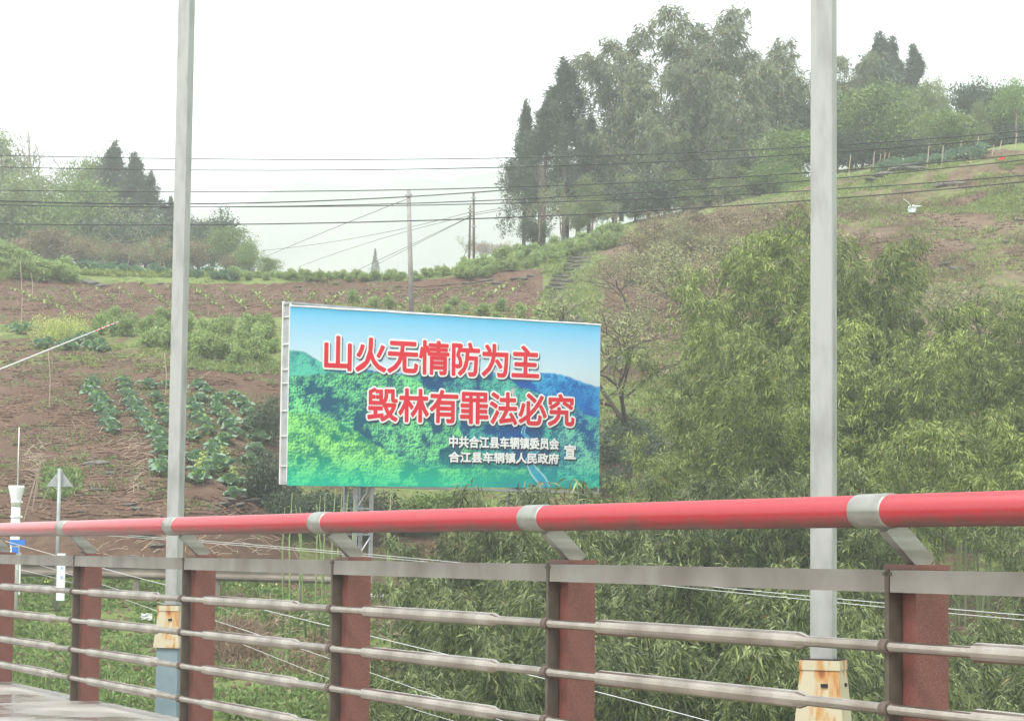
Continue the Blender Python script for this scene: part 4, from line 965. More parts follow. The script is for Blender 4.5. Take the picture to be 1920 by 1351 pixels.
for row, (y0, s_) in enumerate(((612, 34), (632, 40), (655, 44), (676, 44))):
    for px in np.arange(195 if row < 3 else 370, 525 if row < 3 else 480, 26):
        px2 = px+random.uniform(-9, 9); py = y0+random.uniform(-6, 8)+(px2 > 360)*4
        if row == 2 and px2 < 250: continue
        g = hit1(px2, py); s = s_*random.uniform(.8, 1.2)*g[1]/F/1.9
        plant('bean_bush', 'pale green bushy plant in the overgrown strip above the cabbage rows', 'bush', RB[k % 3], g-np.array([0, 0, .05]), s, sxy=random.uniform(.7, 1.0), group=g2); k += 1
for px, py in ((800, 590), (840, 592), (870, 585), (905, 590), (940, 586), (975, 596), (850, 575), (1010, 600), (700, 580), (730, 578), (660, 572), (1050, 605), (930, 600), (1080, 600)):
    g = hit1(px, py); plant('terrace_bush', 'small green bush on the field edge just above the billboard', 'bush', RB[k % 3], g, random.uniform(18, 30)*g[1]/F/1.9, sxy=.9, group='small bushes above the billboard'); k += 1
for i in range(26):
    px = random.uniform(-30, 135); py = np.interp(px, [-30, 0, 60, 135], [470, 480, 500, 520])+random.uniform(0, 40)*(1-px/200)
    g = hit1(px, py); plant('bank_bush', 'bright green bush heaped on the bank at the left end of the terrace', 'bush', RB[i % 3], g, random.uniform(26, 40)*g[1]/F/1.9, sxy=1.2, group='green bushes on the left bank')
# ------------------------------------------------------------------ cabbages
def cableaf(L, Wd, cup, curl, seed):
    rs = np.random.default_rng(seed); nu, nv = 5, 5; V = []; T = []
    for i in range(nu):
        t = i/(nu-1)
        for j in range(nv):
            s = j/(nv-1)*2-1; w_ = Wd*math.sin(math.pi*(.12+.80*t))**.8
            x = t*L; y = s*w_/2; z = cup*abs(s)**2*w_+curl*math.sin(t*2.6)*L+.02*math.sin(9*t+4*s)*(abs(s) > .4)
            V.append((x+.02*math.sin(7*s+seed)*(t > .6), y, z)); T.append(1.0 if abs(s) < .1 and t < .95 else rs.random()*.7)
    f = [(i*nv+j, (i+1)*nv+j, (i+1)*nv+j+1, i*nv+j+1) for i in range(nu-1) for j in range(nv-1)]
    return np.array(V), np.array(f), np.array(T)
V, f, T = cableaf(.34, .30, .22, .20, 1); cl1 = npmesh('leaf', V, f, mCabO, {'tint': T}, smooth=True)
V, f, T = cableaf(.30, .26, .35, .30, 2); cl2 = npmesh('leaf', V, f, mCabO, {'tint': T}, smooth=True)
V, f, T = cableaf(.20, .20, .5, .40, 3); cl3 = npmesh('leaf', V, f, mCabI, {'tint': T}, smooth=True)
def headmesh(r, m):
    V = []; T = []; n, k = 7, 9
    for i in range(n+1):
        th_ = math.pi*i/n
        for j in range(k):
            a = 2*math.pi*j/k; rr = r*(1+.10*math.sin(3*a+2*th_)); V.append((rr*math.sin(th_)*math.cos(a), rr*math.sin(th_)*math.sin(a), rr*.95*math.cos(th_)+r*.9)); T.append(.3+.5*(j % 2))
    f = [(i*k+j, i*k+(j+1) % k, (i+1)*k+(j+1) % k, (i+1)*k+j) for i in range(n) for j in range(k)]
    return npmesh('head', np.array(V), np.array(f), m, {'tint': np.array(T)}, smooth=True)
hd = headmesh(.10, mCabI)
def cabbage(seed, head=True, flower=False):
    rs = random.Random(seed); o = empty('cabbage')
    if head: link('head', hd, o, (0, 0, .02))
    for k in range(8):
        q = link('leaf', cl1 if k % 2 else cl2, o, (0, 0, .04)); q.rotation_euler = (rs.uniform(-.2, .2), -rs.uniform(.05, .45), 2*math.pi*k/8+rs.uniform(-.2, .2)); s = rs.uniform(.8, 1.1); q.scale = (s, s, s)
    for k in range(5):
        q = link('leaf', cl2, o, (0, 0, .07)); q.rotation_euler = (rs.uniform(-.2, .2), -rs.uniform(.75, 1.1), 2*math.pi*k/5+rs.uniform(-.2, .2)); s = rs.uniform(.7, .95); q.scale = (s, s, s)
    for k in range(4):
        q = link('leaf', cl3, o, (0, 0, .08)); q.rotation_euler = (rs.uniform(-.2, .2), -rs.uniform(1.0, 1.35), 2*math.pi*k/4+rs.uniform(-.2, .2))
    if flower:
        n = 60; P = np.stack([R.normal(size=n)*.05, R.normal(size=n)*.05, .15+R.random(n)*.35], 1)
        link('flower_spike', leafmesh('flower_spike', P, nrm(R.normal(size=(n, 3))+np.array([0, 0, .8])), .07, .04, mYellow), o)
    return o
protos = [cabbage(1), cabbage(2), cabbage(3, False), cabbage(4, True, True)]
used = [False]*4
rows = [('leftmost cabbage row', [(172, 718), (165, 733), (186, 738), (178, 752), (196, 752), (190, 768), (205, 772), (203, 788), (212, 802)]),
 ('second cabbage row from the left', [(232, 712), (236, 735), (246, 750), (238, 742), (258, 770), (272, 786), (278, 800), (288, 806), (296, 820), (305, 848)]),
 ('cabbage row just left of the slim pole', [(276, 722), (303, 765), (315, 790), (310, 720), (300, 872), (310, 885)]),
 ('cabbage row just right of the slim pole', [(372, 724), (388, 732), (360, 762), (368, 780), (382, 796), (360, 820), (388, 808)]),
 ('middle right cabbage row', [(404, 762), (412, 752), (418, 778), (430, 790), (440, 812), (402, 838), (398, 852), (420, 868), (410, 875)]),
 ('rightmost cabbage row', [(436, 740), (452, 752), (458, 760), (468, 778), (474, 800), (466, 865), (490, 825)]),
 ('bottom cabbages above the stone bank', [(365, 868), (378, 890), (375, 898), (432, 905), (442, 912), (440, 930)]),
 ('cabbage clump under the striped rod', [(128, 642), (140, 648), (150, 636), (165, 645), (178, 650), (188, 640), (155, 628), (170, 632), (195, 652), (118, 650), (80, 646), (90, 640), (70, 640), (36, 618), (50, 612), (28, 612)])]
for lab, lst in rows:
    if 'row' in lab and 'under' not in lab:
        ls = sorted(lst, key=lambda q: q[1]); lst = list(ls)
        for p_, q_ in zip(ls, ls[1:]):
            if abs(q_[1]-p_[1]) >= 13: lst.append(((p_[0]+q_[0])/2, (p_[1]+q_[1])/2))
    for i, (px, py) in enumerate(lst):
        fl = (px, py) in ((178+200, 890), (375, 898), (420, 868), (442, 912)); k = 3 if fl else random.choice((0, 1, 2, 0))
        if used[k]: o = copy_tree(protos[k])
        else: o = protos[k]; used[k] = True
        g = hit1(px, py+8); s = .98*(1.2 if fl or py > 860 else 1.0)*random.uniform(.85, 1.15)
        o.location = g-np.array([0, 0, .02]); o.rotation_euler = (random.uniform(.0, .25), random.uniform(-.15, .15), random.uniform(0, 6.28)); o.scale = (s, s, s)
        tag(o, ('flowering cabbage with a pale yellow spike, in the %s' if fl else 'leafy green cabbage in the %s') % lab, 'cabbage', 'cabbages in the hillside plot')
for k in range(4):
    if not used[k]: protos[k].location = hit1(330, 830); tag(protos[k], 'leafy green cabbage behind the slim pole', 'cabbage', 'cabbages in the hillside plot')
# small cabbages in the garden on the ridge and on the terrace
def joined_cabbage(seed):
    rs = np.random.default_rng(seed); VS = []; FS = []; TS_ = []; b = 0
    for k in range(11):
        V, f, T = cableaf(.34, .30, .25, .25, k); a = 2*math.pi*k/11*2; p_ = .2+.9*rs.random()
        x = V[:, 0]*math.cos(p_)-V[:, 2]*math.sin(p_); z = V[:, 0]*math.sin(p_)+V[:, 2]*math.cos(p_)
        V2 = np.stack([x*math.cos(a)-V[:, 1]*math.sin(a), x*math.sin(a)+V[:, 1]*math.cos(a), z], 1)
        VS.append(V2); FS.append(f+b); TS_.append(T); b += len(V)
    return npmesh('garden_cabbage', np.concatenate(VS), np.concatenate(FS), mCabO, {'tint': np.concatenate(TS_)}, smooth=True)
jc = [joined_cabbage(i) for i in range(2)]
for i in range(56):
    t = random.random(); px = 1645+t*200; py = np.interp(px, [1645, 1700, 1780, 1845], [322, 316, 302, 293])-random.uniform(0, 10)
    g = hit1(px, py+4); o = link('garden_cabbage', jc[i % 2]); s = random.uniform(.9, 1.5); o.scale = (s, s, s); o.location = g; o.rotation_euler = (0, 0, random.uniform(0, 6))
    tag(o, 'blue-green cabbage in the staked garden at the top right of the hill', 'cabbage', 'cabbages in the staked garden')
for i in range(42):
    px = random.uniform(125, 440); py = np.interp(px, [120, 200, 330, 440], [488, 498, 503, 512])+random.uniform(2, 12)
    g = hit1(px, py+4); o = link('terrace_cabbage', jc[i % 2]); s = random.uniform(.8, 1.4); o.scale = (s, s, s); o.location = g; o.rotation_euler = (0, 0, random.uniform(0, 6)); 
    tag(o, 'large-leaved cabbage along the rim of the left terrace before the misty wood', 'cabbage', 'cabbages on the left terrace rim')
# mustard flower patch left
yp = []
for i in range(34):
    px = random.uniform(66, 160); g = hit1(px, random.uniform(625, 645)); yp.append(g+np.stack([R.normal(size=120)*.14, R.normal(size=120)*.14, R.random(120)*random.uniform(.4, .75)], 1))
yp = np.concatenate(yp)
tag(link('flowering_mustard', leafmesh('flowering_mustard', yp, nrm(R.normal(size=yp.shape)*.5+np.array([0, 0, .8])), .09, .03, mYellow)), kind='stuff')

# maize seedlings
def seedling(seed):
    rs = np.random.default_rng(seed); V = []; f = []; T = []
    for k in range(7):
        a = rs.random()*6.28; L = .22+.2*rs.random(); o_ = len(V); c, s = math.cos(a), math.sin(a)
        for t, w_ in ((0, .018), (.5, .035), (1, .003)):
            x = L*t*.8; z = L*(1.3*t-.9*t*t)+.05
            V += [(x*c-w_*s, x*s+w_*c, z), (x*c+w_*s, x*s-w_*c, z)]; T += [rs.random()]*2
        f += [(o_, o_+2, o_+3, o_+1), (o_+2, o_+4, o_+5, o_+3)]
    return npmesh('maize_seedling', np.array(V), np.array(f), mCornL, {'tint': np.array(T)})
sd_ = [seedling(i) for i in range(3)]
srows = [((20, 540), (90, 570)), ((80, 548), (120, 585)), ((130, 538), (150, 565)), ((180, 540), (215, 560)), ((225, 540), (262, 568)), ((262, 532), (323, 577)), ((315, 535), (345, 560)), ((360, 538), (415, 578)), ((416, 540), (462, 578)), ((475, 545), (508, 578)), ((535, 547), (549, 570)), ((596, 547), (575, 562)), ((645, 547), (614, 568)), ((700, 547), (664, 568)), ((745, 546), (700, 572)), ((790, 545), (750, 575)), ((838, 541), (795, 572)), ((880, 538), (850, 560)), ((915, 530), (880, 555)), ((948, 532), (905, 562)), ((985, 528), (950, 552))]
cnt = 0
for a, b in srows:
    n = int(max(5, abs(b[1]-a[1])/3.2))
    for i in range(n):
        t = i/(n-1); g = hit1(a[0]+(b[0]-a[0])*t+random.uniform(-2, 2), a[1]+(b[1]-a[1])*t+4)
        o = link('maize_seedling', sd_[cnt % 3]); o.location = g; s = random.uniform(.6, 1.05); o.scale = (s, s, s); o.rotation_euler = (0, 0, random.uniform(0, 6)); cnt += 1
        tag(o, 'young maize seedling in a row across the ploughed terrace', 'seedling', 'maize seedlings on the ploughed terrace')

# ------------------------------------------------------------------ grass, weeds, litter
def scatter(poly, n, wig=0):
    """random picture directions in a polygon, dropped on the ground"""
    P = np.array(poly, float); lo, hi = P.min(0), P.max(0); outp = []
    while sum(len(o) for o in outp) < n:
        q = R.random((n*2, 2))*(hi-lo)+lo; inside = np.zeros(len(q), bool); j = len(P)-1
        for i in range(len(P)):
            c = ((P[i, 1] > q[:, 1]) != (P[j, 1] > q[:, 1])) & (q[:, 0] < (P[j, 0]-P[i, 0])*(q[:, 1]-P[i, 1])/(P[j, 1]-P[i, 1]+1e-9)+P[i, 0])
            inside ^= c; j = i
        outp.append(q[inside])
        if len(outp) > 40: break
    q = np.concatenate(outp)[:n]
    g = hit(q[:, 0], q[:, 1]); return g[~np.isnan(g[:, 0])]
def patchy(G, s, thr, seed): return G[fbm(G[:, 0]*s, G[:, 1]*s, 3, seed) > thr]
def tufts(name, groups, m, kind='stuff', parent=None):
    VS = []; TS_ = []
    for G, k, L, wd, sp in groups:
        if len(G) == 0: continue
        P, D = fan(G, np.tile([0, 0, 1.0], (len(G), 1)), k, sp, L*.35); P[:, 2] = np.repeat(G[:, 2], k)-.02
        n = len(P); tt = np.clip(np.repeat(R.random(len(G)), k)*.6+R.random(n)*.4, 0, 1)
        V, t = leaves(P, D, L*(.5+.9*R.random(n)), wd, .25, tt); VS.append(V); TS_.append(t)
    V = np.concatenate(VS)
    return tag(link(name, npmesh(name, V, np.arange(len(V)).reshape(-1, 4), m, {'tint': np.concatenate(TS_)})), kind=kind)
near = [(0, 1085), (640, 1085), (820, 1130), (820, 1351), (0, 1351)]
mid = [(-60, 1060), (420, 1075), (640, 1095), (830, 1120), (1000, 1140), (1000, 1200), (-60, 1200)]
tufts('ground_cover', [(patchy(scatter(near, 9000), .8, .40, 1), 7, .17, .035, .9), (patchy(scatter(mid, 7000), .9, .36, 2), 6, .11, .025, .9),
                       (scatter([(900, 1000), (1920, 1000), (1920, 1351), (900, 1351)], 3000), 7, .2, .03, .9)], mRib)
tufts('grass', [(patchy(scatter([(0, 505), (200, 512), (560, 518), (770, 520), (1000, 490), (1100, 460), (1200, 435), (1200, 450), (1020, 498), (760, 521), (400, 519), (0, 522)], 6000), .6, .3, 3), 6, .30, .035, .6),
                (patchy(scatter([(1500, 345), (1560, 335), (1740, 310), (1920, 285), (1920, 400), (1560, 400), (1420, 410), (1400, 385)], 8000), .45, .50, 4), 6, .24, .035, .7),
                (patchy(scatter([(1120, 640), (1300, 640), (1300, 800), (1120, 900)], 2500), .7, .35, 5), 6, .22, .03, .7),
                (patchy(scatter([(1020, 470), (1110, 450), (1130, 560), (1120, 620), (1010, 610)], 2200), .7, .4, 6), 6, .25, .035, .7),
                (patchy(scatter([(1420, 400), (1920, 400), (1920, 560), (1600, 600)], 3500), .6, .52, 7), 6, .26, .035, .7),
                (patchy(scatter([(0, 595), (220, 600), (520, 600), (530, 700), (330, 690), (180, 690), (0, 640)], 4500), .8, .50, 8), 6, .17, .03, .8),
                (patchy(scatter([(540, 570), (1040, 575), (1100, 640), (540, 640)], 2500), .8, .35, 28), 6, .22, .035, .8)], mGrass)
tufts('weeds', [(patchy(scatter([(0, 640), (520, 690), (520, 950), (380, 960), (0, 975)], 7000), 1.1, .50, 9), 5, .13, .026, .9),
                (patchy(scatter([(0, 530), (1000, 520), (1000, 590), (0, 600)], 2500), .9, .56, 10), 5, .18, .03, .9),
                (scatter([(165, 700), (300, 720), (500, 740), (480, 900), (330, 880), (220, 800)], 1500), 5, .12, .025, .9),
                (scatter([(85, 880), (150, 885), (140, 930), (90, 940)], 300), 7, .22, .05, .8), (scatter([(340, 630), (460, 640), (530, 690), (530, 702), (440, 700), (330, 690)], 900), 6, .2, .04, .8)], mRib)
tufts('dry_grass', [(patchy(scatter([(1560, 370), (1920, 330), (1920, 560), (1700, 560), (1560, 420)], 5500), .5, .50, 12), 6, .32, .022, .8),
                    (patchy(scatter([(1130, 430), (1500, 400), (1500, 470), (1330, 640), (1130, 640)], 3000), .7, .5, 13), 5, .22, .022, .8),
                    (patchy(scatter([(400, 1120), (830, 1120), (830, 1280), (400, 1260)], 2600), .9, .52, 14), 6, .26, .022, .9),
                    (scatter([(1130, 850), (1200, 850), (1200, 960), (1130, 960)], 700), 6, .3, .02, .5), (scatter([(415, 1180), (480, 1180), (480, 1240), (420, 1250)], 350), 8, .45, .02, .7)], mDry)
# clods of earth
def lumps(name, G, size, m):
    n = len(G); base = np.array([(1, 0, 0), (0, 1, 0), (-1, 0, 0), (0, -1, 0), (0, 0, .8), (0, 0, -.5)], float)
    F8 = np.array([(0, 1, 4), (1, 2, 4), (2, 3, 4), (3, 0, 4), (1, 0, 5), (2, 1, 5), (3, 2, 5), (0, 3, 5)])
    s = size*(.4+R.random((n, 1, 1))*1.0); a = R.random(n)*6.28; c, sn = np.cos(a), np.sin(a)
    V = base[None]*s*(.7+.6*R.random((n, 6, 3))); x = V[..., 0]*c[:, None]-V[..., 1]*sn[:, None]; y = V[..., 0]*sn[:, None]+V[..., 1]*c[:, None]
    V = np.stack([x, y, V[..., 2]], -1)+G[:, None, :]
    f = (F8[None]+(np.arange(n)*6)[:, None, None]).reshape(-1, 3)
    return tag(link(name, npmesh(name, V.reshape(-1, 3), f, m)), kind='stuff')
mClod = mat('clod', (.07, .04, .027), (.19, .125, .087), .95, 1.2, spec=.2)
G = np.concatenate([patchy(scatter([(0, 535), (560, 545), (1000, 525), (1010, 590), (0, 600)], 9000), .9, .42, 15), patchy(scatter([(0, 640), (520, 690), (520, 960), (0, 980)], 11000), .9, .42, 16),
                    patchy(scatter([(1560, 390), (1920, 370), (1920, 560), (1560, 480)], 3500), .8, .45, 17), scatter([(0, 1080), (640, 1080), (820, 1351), (0, 1351)], 1500), scatter([(1130, 480), (1330, 480), (1330, 640), (1130, 640)], 2500)])
lumps('soil_clods', G, .065, mClod)
# dry stalks lying about
def sticks(name, G, L, r, m, flat=.15):
    mb = MB()
    for g in G:
        a = random.uniform(0, 3.14); l = L*random.uniform(.5, 1.3); dz = random.uniform(-flat, flat*2)*l
        dx, dy = math.cos(a)*l/2, math.sin(a)*l/2
        mb.tube([g+np.array([-dx, -dy, .03+max(0, -dz)]), g+np.array([dx*.1, dy*.1, .06+abs(dz)*.5]), g+np.array([dx, dy, .03+max(0, dz)])], r, 3, cap=False)
    return tag(mb.build(name, m), kind='stuff')
sticks('dry_stalks', np.concatenate([scatter([(215, 825), (300, 830), (285, 880), (250, 935), (235, 870)], 60), scatter([(50, 840), (90, 830), (75, 900), (45, 930)], 60), scatter([(60, 600), (500, 690), (480, 940), (40, 960)], 90),
       scatter([(400, 1130), (820, 1130), (820, 1230), (420, 1230)], 160), scatter([(300, 985), (620, 985), (600, 1050), (100, 1040)], 90), scatter([(0, 535), (1000, 535), (1000, 580), (0, 590)], 90)]), .4, .006, mStalk, .35)
# rocks
def rockmesh(seed):
    rs = np.random.default_rng(seed); V = []; n, k = 6, 9
    ph = rs.random(6)*6
    for i in range(n+1):
        th_ = math.pi*i/n
        for j in range(k):
            a = 2*math.pi*j/k; r = 1+.22*math.sin(2*a+ph[0])+.16*math.sin(3*a+2*th_+ph[1])+.1*rs.random()
            V.append((r*math.sin(th_)*math.cos(a), .7*r*math.sin(th_)*math.sin(a), .45*math.cos(th_)*(1+.2*rs.random())))
    f = [(i*k+j, (i+1)*k+j, (i+1)*k+(j+1) % k, i*k+(j+1) % k) for i in range(n) for j in range(k)]
    return npmesh('rock', np.array(V), np.array(f), mRock)
RK = [rockmesh(i) for i in range(4)]
def rock(px, py, wpx, lab, group, sz=1.0, i=0):
    g = hit1(px, py); s = wpx*g[1]/F/2; o = link('rock', RK[i % 4]); o.location = g+np.array([0, 0, .1*s]); o.scale = (s, s, s*sz); o.rotation_euler = (random.uniform(-.2, .2), random.uniform(-.2, .2), random.uniform(-.5, .5)); tag(o, lab, 'rock', group)
for i, (px, py, w_) in enumerate(((428, 938, 30), (440, 930, 22), (452, 936, 24), (418, 948, 34), (462, 925, 18), (470, 942, 40), (446, 948, 30), (405, 955, 20), (478, 932, 26))):
    rock(px, py, w_, 'flat grey stone in the small stone bank below the last cabbages', 'stones of the bank below the cabbages', .5, i)
for i, (px, py, w_) in enumerate(((1660, 330, 50), (1690, 322, 60), (1720, 320, 44), (1640, 340, 34))): rock(px, py, w_, 'long mossy rock at the foot of the staked cabbage garden', 'mossy rocks below the staked garden', .5, i)
for i, (px, py, w_) in enumerate(((1765, 349, 40), (1790, 345, 34), (1803, 345, 22))): rock(px, py, w_, 'rounded grey boulder under the lowest cable on the right slope', 'boulders under the lowest cable', .6, i)
for i, (px, py, w_) in enumerate(((180, 868, 50), (205, 885, 26), (185, 918, 30), (245, 945, 24), (255, 955, 30), (150, 960, 20), (270, 1010, 40), (295, 1020, 30), (250, 1040, 36), (330, 965, 26), (120, 935, 22), (60, 1000, 28), (165, 1035, 30))):
    rock(px, py, w_, 'dark stone half buried in the steep red bank above the roadside rail', 'stones in the red bank', .45, i)
for i, (px, py, w_) in enumerate(((873, 533, 16), (885, 530, 12), (905, 528, 14), (918, 526, 14), (930, 532, 20), (962, 523, 16), (980, 520, 18), (995, 518, 14), (838, 535, 10), (630, 535, 12), (558, 537, 14), (565, 545, 10), (748, 540, 12), (300, 532, 14), (190, 535, 26), (170, 532, 30))):
    rock(px, py, w_, 'dark stone set in the bank under the upper terrace', 'stones in the upper terrace bank', .7, i)
for i, (px, py, w_) in enumerate(((1880, 455, 40), (1850, 460, 30), (1820, 470, 30), (1910, 415, 30), (1915, 365, 24), (1770, 500, 50), (1800, 505, 50), (1830, 500, 40))):
    rock(px, py, w_*.7, 'weathered rock showing through the brown slope above the grove', 'rocks in the brown slope', .5, i)
# stone steps climbing left of the sprouting trees
st = tag(empty('stone_steps', tuple(hit1(1060, 610))), 'flight of thin stone steps climbing the slope behind the billboard', 'steps')
stm = MB().box((0, 0, 0), (1.5, .32, .09)).mesh('step', mRock); b0 = np.array(st.location)
for i in range(24):
    t = i/23; px = np.interp(t, [0, .35, .6, 1], [1062, 1040, 1062, 1108]); py = 618-t*160; g = hit1(px, py)
    o = link('step', stm, st); o.location = g+np.array([random.uniform(-.1, .1), 0, .06])-b0; o.rotation_euler = (0, 0, random.uniform(-.12, .12)); s = random.uniform(.6, 1.05)*(1-.35*t); o.scale = (s, 1, 1)

# ------------------------------------------------------------------ poles, cables, roadside things
def upole(px_t, py_t, px_b, py_b, Y, r0, r1, lab, name='utility_pole', m=mConc, fittings=()):
    t_, b = W(px_t, py_t, Y), W(px_b, py_b, Y); b[2] -= .8
    o = tag(MB().tube([b, t_], [r0, r1], 12).build(name, m, smooth=True), lab, 'utility pole')
    mb_ = MB()
    for k, f_ in enumerate(fittings):
        q = b*(1-f_)+t_*f_; mb2 = MB(); mb2.tube([q-np.array([0, 0, .05]), q+np.array([0, 0, .05])], r0*1.15+.01, 12); mb2.tube([q+np.array([-.12, -.05, .0]), q+np.array([.12, -.05, 0])], .025, 5)
        mb2.build('bracket', mGal, o)
    return o
upole(766, 356, 773, 575, 88, .10, .075, 'leaning concrete utility pole standing in the ploughed field above the billboard', fittings=(.96,))
upole(888, 360, 889, 490, 112, .062, .05, 'taller of the two far wooden poles behind the terrace', m=mBark, fittings=(.93, .6))
upole(882, 385, 879, 490, 113, .055, .045, 'shorter of the two far wooden poles, with stacked insulators', m=mBark, fittings=(.95, .9, .85))
upole(1906, 205, 1904, 278, 118, .05, .04, 'thin dark pole at the right end of the staked garden', m=mBark)
def cable(pts, Y0, Y1, r, lab, group, m, nseg=10, name='cable', cat='cable'):
    xs = [p[0] for p in pts]; co = np.polyfit(xs, [p[1] for p in pts], min(3, len(pts)-1)); x0, x1 = xs[0], xs[-1]; P = []
    for k in range(nseg+1):
        t = k/nseg; Y = 1/((1-t)/Y0+t/Y1); x = x0+(x1-x0)*t; P.append(W(x, np.polyval(co, x), Y))
    P = np.array(P)
    return tag(MB().tube(P, r, 5, cap=False).build(name, m, smooth=True), lab, cat, group)
gc = 'black overhead cables across the hill'
for i, (pts, r, lab) in enumerate((
    ([(-60, 290), (345, 297), (760, 300), (950, 296), (1520, 275), (1980, 240)], .014, 'topmost black cable crossing the sky and the ridge trees'),
    ([(-60, 312), (345, 318), (700, 319), (950, 314), (1520, 288), (1980, 251)], .014, 'second black cable from the top, close under the topmost'),
    ([(-60, 356), (345, 359), (766, 356), (950, 352), (1520, 323), (1980, 284)], .015, 'third black cable from the top, touching the head of the concrete pole'),
    ([(-60, 383), (345, 386), (640, 385), (883, 380), (1100, 367), (1520, 337), (1980, 294)], .015, 'fourth black cable from the top, just above the close fifth one'),
    ([(-60, 384), (345, 387), (766, 386), (883, 383), (1520, 357), (1980, 324)], .015, 'fifth black cable from the top, close under the fourth'),
    ([(-60, 419), (345, 422), (480, 420), (766, 415), (900, 409), (1520, 376), (1980, 335)], .018, 'lowest black cable, crossing below the heads of the far poles'))):
    cable(pts, 78, 62, r, lab, gc, mCable, 14)
cable([(-60, 374), (200, 381), (400, 383), (600, 376), (888, 361)], 78, 111, .026, 'thick black cable running to the head of the taller far pole', gc, mCable, 12)
cable([(888, 361), (1000, 352), (1130, 340)], 111, 119, .03, 'thick cable running on from the taller far pole into the conifers', gc, mCable, 6)
mbx = MB(); q_ = W(307, 388, 79); mbx.box(q_, (.22, .14, .08)); tag(mbx.build('splice_box', mCable), 'small dark splice box hanging on the cables left of the slim pole', 'cable box')
gf = 'thin faint cables fanning from the far poles'
for i, (pts, Y1) in enumerate((([(883, 404), (740, 440), (560, 500)], 170), ([(883, 405), (800, 445), (640, 520)], 150), ([(883, 406), (780, 458), (690, 505)], 160), ([(888, 396), (700, 440), (490, 470)], 160), ([(766, 372), (620, 430), (500, 480)], 150), ([(883, 404), (950, 393), (1010, 385)], 121), ([(888, 400), (960, 388), (1020, 383)], 121))):
    cable(pts, 112 if i != 4 else 88, Y1, .014, 'thin grey cable fanning out from the far poles over the misty valley', gf, mCableF, 8)
gw = 'white stay wires below the red tube'
for i, (pts, a_, b_, r, lab) in enumerate((
    ([(200, 1000), (340, 1010), (640, 1036), (870, 1052), (1290, 1096), (1660, 1130), (1990, 1158)], 44, 22, .004, 'upper wire of the long white pair crossing behind the railing'),
    ([(200, 1003), (340, 1013), (640, 1040), (870, 1057), (1290, 1102), (1660, 1138), (1990, 1167)], 44, 22, .004, 'lower wire of the long white pair crossing behind the railing'),
    ([(10, 1013), (240, 1080), (500, 1143), (622, 1172), (815, 1221), (1019, 1272), (1330, 1351), (1400, 1370)], 38, 20, .0045, 'white wire slanting down from the blue bracket to the lower middle'),
    ([(60, 1056), (240, 1103), (410, 1170), (560, 1217), (700, 1262), (802, 1293), (960, 1360)], 36, 22, .0035, 'second slanting white wire below the first one'),
    ([(30, 1066), (240, 1122), (420, 1195), (560, 1252), (751, 1315), (860, 1356)], 36, 23, .003, 'lowest slanting white wire at the left'))):
    cable(pts, a_, b_, r, lab, gw, mWhiteWire, 12, 'stay_wire', 'wire')
# guard rail along the low road
mGuard = mat('guard_rail', (.15, .125, .10), (.24, .21, .175), .6, 2, metal=.2)
gd = tag(empty('guard_rail', tuple(W(90, 1065, 48))), 'dull brown corrugated guard rail along the low road behind the lamp pole', 'guard rail')
A_, B_ = W(-250, 1057, 50), W(640, 1078, 46.5); dv = nrm((B_-A_)*np.array([1, 1, 0])); L_ = np.linalg.norm((B_-A_)[:2]); g0 = np.array(gd.location)
prof = [(0, .17), (.05, .12), (.05, .08), (0, .03), (0, -.03), (.05, -.08), (.05, -.12), (0, -.17)]
nv_ = np.array([dv[1], -dv[0], 0]); V = []
for e in (A_, B_):
    for dy, dz in prof: V.append(e+nv_*dy+UP*dz-g0)
for e in (A_, B_):
    for dy, dz in prof: V.append(e+nv_*(dy-.012)+UP*dz-g0)
f = [(i, i+1, i+9, i+8) for i in range(7)]+[(i+17, i+16, i+24, i+25) for i in range(7)]
link('rail', npmesh('rail', np.array(V), np.array(f), mGuard), gd)
pm = MB().box((0, 0, -.35), (.12, .12, 1.0)).mesh('post', mGuard)
for k in range(6):
    o = link('post', pm, gd); o.location = A_+(B_-A_)*(k+.5)/6-nv_*.08-g0
# grey post with triangular sign seen from behind, and the white board with blue characters
P0 = W(107, 1066, 47); T0 = W(108, 878, 47)
o = tag(empty('road_sign', tuple(P0)), 'triangular road sign on a grey post, seen from the back', 'road sign')
hh = T0[2]-P0[2]
MB().tube([(0, 0, -.8), (0, 0, hh)], .038, 12).build('post', mGal, o, smooth=True)
s_ = .27; tz = hh-.03; V = [(-s_, -.05, tz-.32), (s_, -.05, tz-.32), (0, -.05, tz+.02), (-s_, -.065, tz-.32), (s_, -.065, tz-.32), (0, -.065, tz+.02)]
V = [(x_, y_+.11, z_) for x_, y_, z_ in V]
link('sign_plate', npmesh('sign_plate', np.array(V), [np.array([(0, 1, 2), (5, 4, 3)]), np.array([(0, 3, 4, 1), (1, 4, 5, 2), (2, 5, 3, 0)])], mGal), o)
P0 = W(113, 1125, 44.5); o = tag(empty('river_board', tuple(P0)), 'narrow white marker board with blue characters beside the grey sign post', 'marker board')
hB = W(113, 1052, 44.5)[2]-P0[2]+.15
mWB = mat('white_board', (.75, .76, .76), rough=.5); mBC = mat('blue_print', (.05, .30, .65), rough=.5)
MB().box((0, 0, hB/2), (.15, .05, hB)).build('board', mWB, o)
def smalltext(s, size, loc, m, parent, nm='lettering'):
    V2, T, B = glyphs(s); V = np.array([(a_*size, 0, b_*size) for a_, b_ in V2])+np.array(loc); fs = {}
    for t_ in T: fs.setdefault(len(t_), []).append(t_)
    link(nm, npmesh(nm, V, [np.array(x_) for x_ in fs.values()], m), parent)
